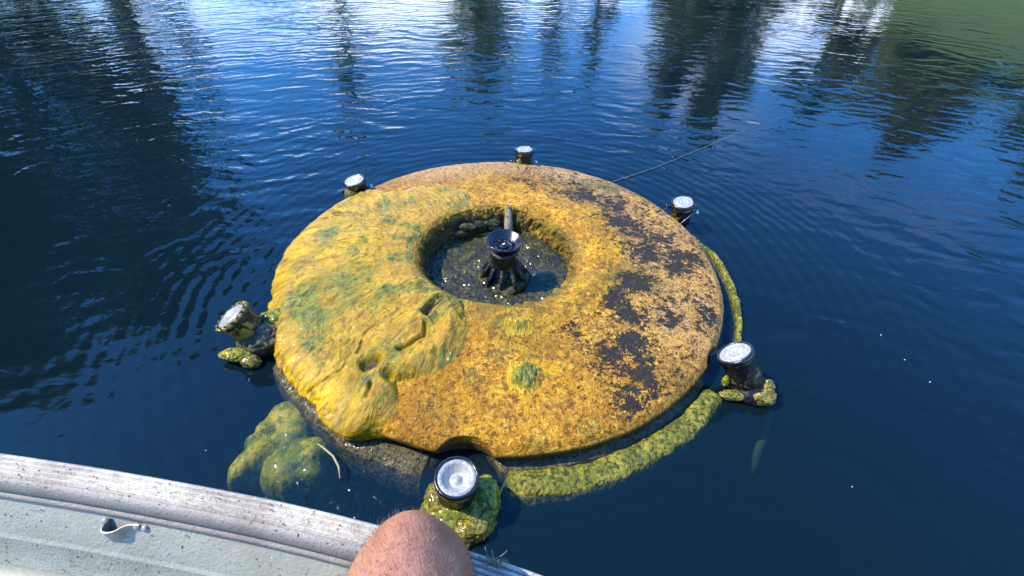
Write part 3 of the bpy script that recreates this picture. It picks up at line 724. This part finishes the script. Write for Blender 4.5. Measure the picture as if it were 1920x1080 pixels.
def bracket(lp, c, v, M, ro, a, drop=.030, length=.07, knob_out=.010):
    """yoke: two arms with knobs either side of the housing"""
    for s in (-1, 1):
        d = M @ Vector((math.cos(a) * s, math.sin(a) * s, 0)); p = c - v * drop + d * (ro + .004)
        back = Vector((-c.x, -c.y, 0)).normalized()
        q = p + back * length * .75 - Vector((0, 0, length * .55))
        bm = bmesh.new(); t = (q - p).normalized(); sidev = d.cross(t).normalized()
        Mb = Matrix((t, sidev, d)).transposed(); box(bm, (p + q) / 2 + d * .001, ((q - p).length / 2 + .006, .0060, .0016), Mb)
        bmesh.ops.bevel(bm, geom=bm.edges[:], offset=.0008, segments=2, affect='EDGES'); bm_obj('bracket_arm', bm, M_STEEL, lp)
        bm = bmesh.new(); lathe(bm, [(0, -.006), (.0035, -.006), (.0035, .004), (.0075, .005), (.0082, .009), (.0075, .013), (.004, .0145), (0, .0148)], 24, p, d); bm_obj('knob', bm, M_STEEL if s > 0 else M_BLACK, lp)
lamps = []
for L in LAMPS:
    lm = {'front': M_LENS_CLEAR, 'backleft': M_LENS_YEL}.get(L[4], M_LENS)
    lamps.append(make_lamp(L, lm))
lab = {'front': 'lamp nearest the boat, standing on a yellow-green mound', 'left': 'crusted lamp tilting outwards on the left', 'backleft': 'lamp with yellowed lens at the back left',
       'back': 'upright lamp at the far side', 'backright': 'lamp with two bracket arms at the back right', 'right': 'lamp leaning inwards on the right with brown growth at its foot'}
for (lp, c, v, M, ro), L in zip(lamps, LAMPS): lp['label'] = lab[L[4]]
# front lamp: mound of slimy algae round its foot
lp, c, v, M, ro = lamps[0]
lump(lp, (-.058, -.735, -.004), .074, M_MOSS, 3, (1.0, .98, .62), .22, 26, name='algae_mound')
lump(lp, (-.095, -.720, .022), .030, M_LUMP, 8, (1, 1.1, .8), .35, 30)
lump(lp, (-.040, -.775, .016), .030, M_LUMP, 5, (1.3, .8, .7), .35, 30)
lump(lp, (-.010, -.715, .012), .036, M_MOSS, 15, (.9, 1.2, .8), .3, 30)
# left lamp
lp, c, v, M, ro = lamps[1]
lump(lp, (-.600, -.325, .028), .052, M_SLAB, 21, (1.15, .9, .80), .3, 24, name='algae_mound')
lump(lp, (-.575, -.275, .045), .036, M_MOSS, 22, (1.2, .8, .8), .3, 30)
lump(lp, (-.640, -.372, .020), .022, M_MOSS, 25, (2.0, .9, .7), .35, 34)
lump(lp, (-.605, -.385, .010), .020, M_LUMP, 27, (1.3, .9, .8), .35, 34)
for k in range(16):
    a = 2 * math.pi * k / 16; p = c + M @ Vector((ro * math.cos(a), ro * math.sin(a), -.003))
    lump(lp, p, .0048 + .002 * random.random(), M_LUMP, k, (1.3, 1.3, 1), .5, 200, 3, 'rim_crust')
# back left lamp
lp, c, v, M, ro = lamps[2]
lump(lp, c - v * .045 + Vector((-.012, -.012, 0)), .033, M_LUMP, 31, (.9, .9, 1.2), .25, 30)
bracket(lp, c, v, M, ro, R(10), .036, .05)
# back lamp
lp, c, v, M, ro = lamps[3]
lump(lp, c - v * .058 + Vector((-.018, -.026, 0)), .013, M_MOSS, 41, (.9, .9, 2.6), .35, 60, 4)
bracket(lp, c, v, M, ro, R(0), .052, .05)
lp, c, v, M, ro = lamps[4]
bracket(lp, c, v, M, ro, R(-28), .030, .085)
# right lamp
lp, c, v, M, ro = lamps[5]
lump(lp, (.610, -.430, .012), .040, M_HOUSE, 51, (1.1, 1.0, .9), .25, 24, name='algae_mound')
lump(lp, (.628, -.456, .020), .025, M_LUMP, 52, (1.2, .8, .9), .4, 40)
lump(lp, (.640, -.435, .030), .016, M_LUMP, 53, (1, 1, 1.2), .4, 50)
lump(lp, (.565, -.448, .014), .020, M_LUMP, 54, (1.8, .7, .6), .4, 40)
lump(lp, (.548, -.420, .030), .011, M_MOSS, 55, (.8, .8, 1.6), .3, 50, 4)

# ------------------------------------------------------------------ drifting algae clump, twig, sunken conduit, line, specks
def build_clump():
    L = [(-.520, -.612, .040, .072, -.004, -38), (-.440, -.630, .066, .052, -.006, 12), (-.400, -.598, .050, .050, -.002, 20), (-.455, -.572, .050, .046, -.003, 0),
         (-.482, -.505, .058, .050, .010, 20), (-.455, -.535, .052, .056, .005, -20), (-.508, -.545, .045, .036, -.003, 0), (-.385, -.640, .040, .026, -.016, 0), (-.540, -.575, .026, .03, -.02, 0)]
    nx, ny = 260, 260; xs = np.linspace(-.63, -.30, nx); ys = np.linspace(-.74, -.42, ny)
    X, Y = np.meshgrid(xs, ys, indexing='ij'); P = np.stack([X.ravel(), Y.ravel()], 1); P3 = np.c_[P, 0 * X.ravel()]
    W = P + .014 * np.stack([fbm(P3, 16, 4), fbm(P3, 16, 4, off=5)], 1); acc = np.zeros(len(P))
    for x, y, a, b, zt, rot in L:
        c, s = math.cos(R(rot)), math.sin(R(rot)); u = ((W[:, 0] - x) * c + (W[:, 1] - y) * s) / a; v = (-(W[:, 0] - x) * s + (W[:, 1] - y) * c) / b
        q = np.clip(1 - u * u - v * v, 0, 1); acc += np.exp(110 * (zt + .12) * q ** .34) - 1
    z = np.log(1 + acc) / 110 - .124
    z += .002 * fbm(P3, 22, 3, .5) + .0005 * fbm(P3, 110, 2)
    z = np.where(z > -.035, -.035 + (z + .035) * .72, z)
    V = np.c_[P, z]; V, F, _ = compact(V, grid_faces(nx, ny, keep=z > -.11))
    tag(mesh_np('algae_clump', V, F, M_CLUMP), 'puffy yellow-green algae clump drifting half under water at the fountain\'s front left', 'algae')
build_clump()
bm = bmesh.new(); tube(bm, [(-.372, -.605, .012), (-.350, -.622, .022), (-.325, -.640, .024), (-.308, -.662, .022), (-.300, -.684, .016)], [.0014, .0021, .0024, .0022, .0016], 8)
tag(bm_obj('twig', bm, M_TWIG), 'short curved yellow twig lying by the algae clump', 'twig')
bm = bmesh.new(); tube(bm, [(.650, -.425, -.02), (.690, -.425, -.09), (.685, -.46, -.14), (.66, -.51, -.20), (.62, -.56, -.32)], .012, 12)
tag(bm_obj('sunken_conduit', bm, M_PIPE), 'faint brown conduit running down into the water beside the right lamp', 'pipe')
bm = bmesh.new(); tube(bm, [(.36, .54, -.03), (.424, .588, .004), (.62, .721, .003), (.85, .905, .002), (1.163, 1.17, -.002), (1.9, 1.75, -.05), (4, 3.4, -.8)], .0013, 6)
tag(bm_obj('mooring_line', bm, M_ROPE), 'thin straight mooring line running from the fountain\'s far edge across the water', 'rope')
bm = bmesh.new()
for x, y in [(1.037, -.222), (1.054, -.311), (1.077, -.384), (.744, -.668), (-.6, -.62)]:
    for k in range(1):
        bmesh.ops.create_icosphere(bm, subdivisions=1, radius=.0012 + random.random() * .0006, matrix=Matrix.Translation((x + random.gauss(0, .004), y + random.gauss(0, .003), .001)))
tag(bm_obj('foam_specks', bm, M_FOAM), 'tiny white foam specks scattered over the dark water', 'foam', kind='stuff')

# ------------------------------------------------------------------ boat
boat = empty('rowing_boat', (0, 0, 0)); tag(boat, 'weathered aluminium boat with ribbed gunwale and grey-green inner side', 'boat')
GW = np.array([(-2.3, -.72), (-1.7, -.725), (-1.2, -.752), (-.69, -.806), (-.45, -.836), (-.243, -.869), (-.06, -.908), (.094, -.950), (.25, -1.005), (.5, -1.13), (.8, -1.36), (1.0, -1.62)])
def smooth_path(pts, n):
    pts = np.array(pts, float); t = np.arange(len(pts)); T = np.linspace(0, len(pts) - 1, n); P = np.vstack([2 * pts[0] - pts[1], pts, 2 * pts[-1] - pts[-2]])
    i = np.minimum(T.astype(int), len(pts) - 2); u = (T - i)[:, None]; a, b, c, d = P[i], P[i + 1], P[i + 2], P[i + 3]
    return .5 * (2 * b + (c - a) * u + (2 * a - 5 * b + 4 * c - d) * u * u + (3 * b - a - 3 * c + d) * u ** 3)
GP = smooth_path(GW, 420); GT = np.gradient(GP, axis=0); GT /= np.linalg.norm(GT, axis=1)[:, None]; GN = np.stack([GT[:, 1], -GT[:, 0]], 1)     # inward = towards the viewer
RZ = .300
def loft(prof, name, m, parent, attrs=None, z0=RZ, wav=.0):
    prof = np.array(prof); n, k = len(GP), len(prof)
    s = np.arange(n) / n * 40; nz = fbm(np.stack([s, 0 * s, 0 * s], 1), .6, 3) * wav
    X = GP[:, None, 0] + GN[:, None, 0] * (prof[None, :, 0] + nz[:, None]); Y = GP[:, None, 1] + GN[:, None, 1] * (prof[None, :, 0] + nz[:, None])
    Z = np.broadcast_to(z0 + prof[None, :, 1], X.shape)
    return mesh_np(name, np.stack([X.ravel(), Y.ravel(), Z.ravel()], 1), grid_faces(n, k), m, parent, attrs={a: np.tile(v, n) for a, v in (attrs or {}).items()})
# rail: outer lip, fluted top, rolled inner edge, return flange
pr = [(.004, -.040), (.000, -.030), (-.001, -.006), (.001, -.001), (.004, .0008), (.0085, .0006)]
u = .0095
for k in range(4):
    pr += [(u, -.0034), (u + .0014, -.0036), (u + .0032, .0004), (u + .0074, .0006)]; u += .0098
pr += [(.0495, .0002), (.054, -.0015), (.058, -.005), (.0605, -.010), (.0612, -.016), (.0600, -.0185), (.0585, -.019), (.0585, -.0225), (.0600, -.023), (.0655, -.0235), (.0672, -.026), (.0672, -.031), (.0655, -.033), (.060, -.033)]
pr = [(p[0] * .72, p[1]) for p in pr]; gr = [float(ss(np.array([p[0]]), .020, .040)[0]) for p in pr]
loft(pr, 'gunwale', M_RAIL, boat, {'grime': gr}, wav=.0004)
wl = [(.043, -.030), (.051, -.042), (.077, -.074), (.0775, -.0762), (.081, -.0775), (.0825, -.081), (.0825, -.085), (.100, -.112), (.108, -.124)]
loft(wl, 'hull_side', M_HULL, boat, wav=.001)
loft([(.100, -.120), (.107, -.116), (.122, -.117), (.134, -.123), (.138, -.134), (.22, -.19), (.23, -.20), (.235, -.255)], 'side_bench', M_DECK, boat)
loft([(.22, -.25), (.30, -.258), (.60, -.262), (1.1, -.265)], 'hull_floor', M_HULL, boat)
loft([(.012, -.035), (.030, -.15), (.055, -.30), (.09, -.40), (.4, -.46), (1.1, -.47)], 'hull_outside', M_RAIL, boat, {'grime': [.4] * 6})
def on_rail(x, u, z):
    """point at plan x on the gunwale's outer line, u inwards, z above the rail top"""
    i = int(np.argmin(np.abs(GP[:, 0] - x))); p = GP[i] + GN[i] * u; return Vector((p[0], p[1], RZ + z)), Vector((GT[i][0], GT[i][1], 0)), Vector((GN[i][0], GN[i][1], 0))
# bent strap bracket with two rivets under the rail
p0, T, Nn = on_rail(-.490, .050, -.042)
bm = bmesh.new(); path = [(-.012, -.001), (-.0125, .010), (-.010, .016), (-.003, .017), (.006, .014), (.014, .006), (.022, .002), (.034, .001)]
path = smooth_path(path, 30); rows = []
for s, q in path:
    for dz_, dn in ((.007, 0), (.007, .0022), (-.030, .0022), (-.030, 0)): rows.append(p0 + T * float(s) + Nn * float(q + dn) + Vector((0, 0, dz_)))
vs = [bm.verts.new(p) for p in rows]
for i in range(len(path) - 1):
    for j in range(4): bm.faces.new((vs[i * 4 + j], vs[i * 4 + (j + 1) % 4], vs[i * 4 + 4 + (j + 1) % 4], vs[i * 4 + 4 + j]))
bm.faces.new(vs[:4]); bm.faces.new(vs[-4:]); br = bm_obj('strap_bracket', bm, M_BRACKET, boat, False)
for s in (-.020, .028, .040):
    bm = bmesh.new(); lathe(bm, [(.0050, -.002), (.0052, .0012), (.0040, .0030), (.0018, .0038), (0, .0040)], 20, p0 + T * s + Nn * .002, Nn + Vector((0, 0, .3))); bm_obj('rivet', bm, M_BRACKET, br)
# dried weed caught on the rail
p0, T, Nn = on_rail(.020, .006, .0)
bm = bmesh.new()
for k in range(26):
    a = random.uniform(0, 6.28); l = random.uniform(.006, .017); b = p0 + T * random.gauss(0, .008) + Nn * random.gauss(0, .003)
    d = Vector((math.cos(a), math.sin(a), random.uniform(.1, .9))); m_ = b + d * l * .5 + Vector((0, 0, .002)); tube(bm, [b, m_, b + d * l + T * random.gauss(0, .003)], [.0007, .0006, .0003], 4)
tag(bm_obj('dried_weed', bm, M_WEED), 'small tuft of dried grey weed caught on the boat rail right of the knee', 'weed')
# grit on the inner side of the boat
bm = bmesh.new()
for k in range(330):
    x = random.uniform(-.80, -.10); t = random.random() ** .8; uu = .052 + t * .050; zz = -.040 - t * .072
    if random.random() < .35: uu, zz = random.uniform(.004, .040), .001
    b, T, Nn = on_rail(x, uu, zz); r_ = random.uniform(.0005, .0013)
    bmesh.ops.create_icosphere(bm, subdivisions=1, radius=r_, matrix=Matrix.Translation(b))
tag(bm_obj('grit', bm, M_WEED), 'brown grit and mud flecks stuck to the boat rail and side', 'grit', kind='stuff')

# ------------------------------------------------------------------ person: bent leg at the rail
def build_leg():
    K = np.array([(-.075, -1.52, .37), (-.070, -1.36, .385), (-.067, -1.20, .400), (-.065, -1.09, .406), (-.064, -1.020, .400), (-.064, -.980, .370), (-.064, -.982, .318), (-.064, -.992, .25), (-.066, -1.010, .16), (-.068, -1.03, .09), (-.07, -1.03, .055)])
    rad = np.array([.098, .094, .084, .074, .068, .064, .062, .058, .056, .046, .040])
    n, k = 200, 140; C = smooth_path(K, n); rr = smooth_path(np.c_[rad, rad], n)[:, 0]
    T = np.gradient(C, axis=0); T /= np.linalg.norm(T, axis=1)[:, None]; X = np.tile([1., 0, 0], (n, 1)); Y = np.cross(T, X)      # Y: away from the inside of the bend
    Y /= np.linalg.norm(Y, axis=1)[:, None]
    ph = np.linspace(0, 2 * math.pi, k, endpoint=False); s = np.arange(n) / n
    V = C[:, None] + rr[:, None, None] * (np.cos(ph)[None, :, None] * X[:, None] * 1.0 + np.sin(ph)[None, :, None] * Y[:, None])
    P = V.reshape(-1, 3)
    # kneecap and the flats beside it
    def gb(c, w, a, direc):
        d = ((P - np.array(c)) / np.array(w)); g_ = np.exp(-(d ** 2).sum(1)); return g_[:, None] * a * np.array(direc)
    P = P + gb((-.064, -.955, .43), (.036, .036, .030), .013, (0, .6, .8)) + gb((-.110, -1.00, .44), (.025, .05, .03), -.008, (-.5, 0, .8)) + gb((-.02, -1.0, .44), (.025, .05, .03), -.008, (.5, 0, .8)) + gb((-.064, -.925, .33), (.03, .03, .025), .005, (0, 1, 0))
    P += fbm(P, 13, 3)[:, None] * .0045 * np.array([0, .5, 1])
    o = mesh_np('person', P, np.concatenate([grid_faces(n, k)[:0], np.array([[u * k + v, u * k + (v + 1) % k, (u + 1) * k + (v + 1) % k, (u + 1) * k + v] for u in range(n - 1) for v in range(k)])]), M_SKIN)
    tag(o, 'person sitting in the boat, only a bare hairy knee in view at the rail', 'person')
    # hairs
    me = o.data; me.update(); cnt = 7000; pr_ = np.random.RandomState(5)
    ui = pr_.randint(int(n * .28), int(n * .72), cnt); vi = pr_.randint(0, k, cnt); base = P.reshape(n, k, 3)[ui, vi]
    nrm = base - C[ui]; nrm /= np.linalg.norm(nrm, axis=1)[:, None]
    tdir = T[ui] * .55 + np.cross(nrm, T[ui]) * pr_.normal(0, .55, (cnt, 1)) + pr_.normal(0, .25, (cnt, 3))
    tdir /= np.linalg.norm(tdir, axis=1)[:, None]; ln = pr_.uniform(.004, .0095, cnt)[:, None]; sd_ = np.cross(tdir, nrm); sd_ /= np.linalg.norm(sd_, axis=1)[:, None] + 1e-6
    w_ = .00016
    p1 = base + nrm * ln * .38 + tdir * ln * .35; p2 = base + nrm * ln * .50 + tdir * ln * .95 + sd_ * pr_.normal(0, .12, (cnt, 1)) * ln
    V = np.stack([base - sd_ * w_, base + sd_ * w_, p1 + sd_ * w_ * .8, p1 - sd_ * w_ * .8, p2 + sd_ * w_ * .3, p2 - sd_ * w_ * .3], 1).reshape(-1, 3)
    i = np.arange(cnt)[:, None] * 6; F = np.concatenate([i + np.array([0, 1, 2, 3]), i + np.array([3, 2, 4, 5])])
    h = mesh_np('leg_hair', V, F, M_HAIR, o); h['kind'] = 'stuff'
    bm = bmesh.new(); tube(bm, [C[0] + np.array([0, -.05, 0]), C[6], C[20], C[36]], [.125, .118, .112, .104], 32, False); bm_obj('shorts', bm, M_CLOTH, o)
    # foot
    bm = bmesh.new(); tube(bm, [(-.07, -1.07, .062), (-.07, -1.04, .066), (-.069, -.99, .062), (-.067, -.93, .054), (-.066, -.89, .050)], [.030, .040, .040, .042, .022], 20, True, .55); bm_obj('shoe', bm, M_CLOTH, o)
build_leg()

# ------------------------------------------------------------------ far bank: trees and a house (seen mirrored in the water)
def m_leaf(name, a, b, rough=.55):
    m, N = mat(name); P = N.pos(); oi = N.noise(P, 2.2, 3); n2 = N.noise(P, 11, 2)
    c = N.mix(N.m('ADD', N.m('MULTIPLY', oi, .5), N.m('MULTIPLY', n2, .5)), a, b)
    s = N.bsdf(Base_Color=c, Roughness=rough, Specular_IOR_Level=.3)
    t = N.n.new('ShaderNodeBsdfTranslucent'); N.put(t.inputs[0], c); mx = N.n.new('ShaderNodeMixShader'); mx.inputs[0].default_value = .45
    N.l.new(s, mx.inputs[1]); N.l.new(t.outputs[0], mx.inputs[2]); N.out(mx.outputs[0]); return m
LF_DARK = m_leaf('dark_leaves', (.09, .14, .035), (.24, .33, .08)); LF_MID = m_leaf('mid_leaves', (.09, .14, .03), (.23, .30, .06))
LF_BRIGHT = m_leaf('bright_leaves', (.20, .31, .045), (.42, .52, .10)); LF_OLIVE = m_leaf('olive_leaves', (.18, .19, .05), (.38, .37, .10))
M_BARK = m_simple('bark', (.10, .085, .065), .9, nscale=14, bump=.02); M_PALEBARK = m_simple('pale_bark', (.40, .37, .30), .8, nscale=9, bump=.01, dirt=(.1, .09, .07), dirt_t=.56)
def tree(az, D, H, cr, leaf, label, n=5000, ls=.13, z0=.9, bark=None, base=.25, lean=0, seed=0, clumps=26, flat=1.0):
    rs = np.random.RandomState(seed + 11); x, y = D * math.sin(R(az)) + CAM.x, D * math.cos(R(az)) + CAM.y
    root = empty('tree', (x, y, z0 - .3)); tag(root, label, 'tree', 'trees on the far bank'); h = H - z0 + .3
    bm = bmesh.new(); k = 9; tp = []
    ox = 0; oy = 0
    for i in range(k):
        t = i / (k - 1); tp.append(Vector((lean * t * h + .12 * math.sin(t * 5 + seed), .1 * math.cos(t * 4 + seed), t * h * .9)))
    tr_r = h * .022 + .03; tube(bm, tp, [tr_r * (1 - .85 * i / (k - 1)) * (1.35 if i == 0 else 1) for i in range(k)], 9)
    cen = []
    for j in range(clumps):
        t = base + (1 - base) * (j + .5) / clumps; a = rs.uniform(0, 6.28); prof = math.sin(math.pi * min(1, (t - base) / (1 - base) * .86 + .14)) ** .7
        q = cr * prof * rs.uniform(.35, 1.0); c = Vector((lean * t * h + q * math.cos(a), q * math.sin(a), t * h * .97)); cen.append((c, cr * rs.uniform(.28, .46) * (.6 + .4 * prof)))
        s0 = tp[min(k - 1, int(t * .8 * k))]; tube(bm, [s0, (s0 + c) / 2 + Vector((0, 0, .05 * h * rs.uniform(0, 1))), c], [tr_r * .32, tr_r * .2, tr_r * .08], 5)
    bm_obj('trunk', bm, bark or M_BARK, root)
    ci = rs.randint(0, len(cen), n); cc = np.array([c[0][:] for c in cen])[ci]; cr_ = np.array([c[1] for c in cen])[ci]
    dd = rs.normal(size=(n, 3)); dd /= np.linalg.norm(dd, axis=1)[:, None]; rad = rs.uniform(.15, 1, n) ** .5 * rs.uniform(.75, 1.2, n)
    p = cc + dd * (cr_ * rad)[:, None] * np.array([1, 1, .72 * flat]); p[:, 2] = np.maximum(p[:, 2], .1)
    a = rs.normal(size=(n, 3)); a[:, 2] *= .5; a /= np.linalg.norm(a, axis=1)[:, None]; b = np.cross(a, rs.normal(size=(n, 3))); b /= np.linalg.norm(b, axis=1)[:, None]
    s = (ls * rs.uniform(.6, 1.3, n))[:, None]; V = np.stack([p - a * s, p - b * s * .45, p + a * s, p + b * s * .45], 1).reshape(-1, 3)
    mesh_np('crown', V, np.arange(n * 4).reshape(n, 4), leaf, root, smooth=False)
#     az    D   H    cr   leaf
tree(-92, 10.5, 4.2, 2.2, LF_DARK, 'dark bushy tree furthest left on the near left bank', 15000, .15, seed=1, base=.08, clumps=40)
tree(-73, 10.5, 4.8, 2.2, LF_DARK, 'tall dark tree on the left bank, second from the left', 17000, .15, seed=2, base=.06, clumps=44)
tree(-57, 11.0, 7.0, 2.4, LF_DARK, 'broad dark tree on the left bank overhanging the water', 10000, .15, seed=3, base=.05, clumps=46)
tree(-45, 11.5, 7.6, 2.2, LF_MID, 'dark green tree at the right end of the left bank thicket', 9000, .14, seed=4, base=.05, clumps=36)
tree(-36, 15.0, 8.0, 1.3, LF_DARK, 'narrow dark tree standing beyond the left thicket', 4000, .12, seed=5, base=.08, clumps=22)
tree(-18, 23, 7.4, 1.3, LF_DARK, 'tall thin sparse tree left of the middle of the far bank', 1400, .11, seed=6, base=.45, clumps=18)
tree(-4.3, 22, 6.5, 1.75, LF_BRIGHT, 'bright green tree in the middle of the far bank', 11000, .13, seed=7, base=.10, clumps=26)
tree(4.2, 24, 6.2, 1.0, LF_OLIVE, 'first slender olive tree with pale trunk in the middle of the far bank', 3200, .12, seed=8, base=.35, bark=M_PALEBARK, clumps=14)
tree(8.2, 24, 6.2, .9, LF_OLIVE, 'second slender olive tree with pale trunk beside the big dark tree', 3000, .11, seed=9, base=.35, bark=M_PALEBARK, clumps=14)
tree(16.5, 22, 6.9, 1.5, LF_DARK, 'big dark tree in front of the house on the far bank', 8000, .13, seed=10, base=.08, clumps=30)
tree(21, 22.5, 7.8, 1.9, LF_DARK, 'largest dark tree right of the house on the far bank', 10000, .13, seed=11, base=.06, clumps=36)
tree(29, 21, 6.0, 1.3, LF_MID, 'mid green tree with thin leaning trunk right of the largest dark tree', 6000, .12, seed=12, base=.3, lean=.12, bark=M_PALEBARK, clumps=18)
tree(34.5, 18, 4.6, 1.4, LF_OLIVE, 'olive tree on the grass slope at right', 8000, .12, seed=13, base=.2, bark=M_PALEBARK, clumps=22)
tree(39.5, 15.5, 4.5, 1.5, LF_OLIVE, 'rounder olive tree near the water on the grass slope', 9000, .12, seed=14, base=.15, lean=-.1, clumps=26)
tree(49, 15, 4.0, 1.7, LF_MID, 'green tree at the right end of the grass slope', 6000, .12, seed=15, base=.12, clumps=26)

# small pale house between the trees
hs = empty('house', (8.2, 24.2, .9), R(-48)); tag(hs, 'small pale house with a grey gable roof among the trees on the far bank', 'house')
M_WALL = m_simple('pale_render', (.72, .62, .54), .9, nscale=8, var=.1, bump=.004); M_ROOF = m_simple('roof_sheet', (.16, .15, .14), .8, nscale=12, bump=.01)
M_GLASSW = m_simple('window_glass', (.03, .04, .05), .08, nscale=4, var=.1, bump=.0005); M_TRIM = m_simple('white_trim', (.75, .75, .72), .6, nscale=10, var=.05)
bm = bmesh.new(); W_, D_, H_ = 1.5, 1.6, 3.2
v = [bm.verts.new(p) for p in ((-W_, -D_, 0), (W_, -D_, 0), (W_, D_, 0), (-W_, D_, 0), (-W_, -D_, H_), (W_, -D_, H_), (W_, D_, H_), (-W_, D_, H_), (0, -D_, H_ + 1.3), (0, D_, H_ + 1.3))]
for q in ((0, 1, 5, 8, 4), (2, 3, 7, 9, 6), (0, 4, 7, 3), (1, 2, 6, 5)): bm.faces.new([v[i] for i in q])
bm_obj('wall', bm, M_WALL, hs, False)
for s in (-1, 1):
    bm = bmesh.new(); ang = math.atan2(1.3, W_); Mr = Matrix.Rotation(s * ang, 3, 'Y'); box(bm, (s * W_ * .53, 0, H_ + .66), (1.12, D_ + .25, .05), Mr); bm_obj('roof', bm, M_ROOF, hs, False)
for x, z in ((-1, 1.6), (1, 1.6), (0, 3.3)):
    bm = bmesh.new(); box(bm, (x, -D_ - .02, z), (.42, .05, .52)); fr_ = bm_obj('window', bm, M_TRIM, hs, False)
    bm = bmesh.new(); box(bm, (x, -D_ - .06, z), (.35, .02, .45)); bm_obj('pane', bm, M_GLASSW, fr_, False)
bm = bmesh.new(); box(bm, (0, -D_ - .02, 1.0), (.45, .05, 1.0)); dr_ = bm_obj('door', bm, M_ROOF, hs, False)
bm = bmesh.new(); bmesh.ops.create_icosphere(bm, subdivisions=2, radius=.05, matrix=Matrix.Translation((.33, -D_ - .1, 1.0))); bm_obj('handle', bm, M_STEEL, dr_)
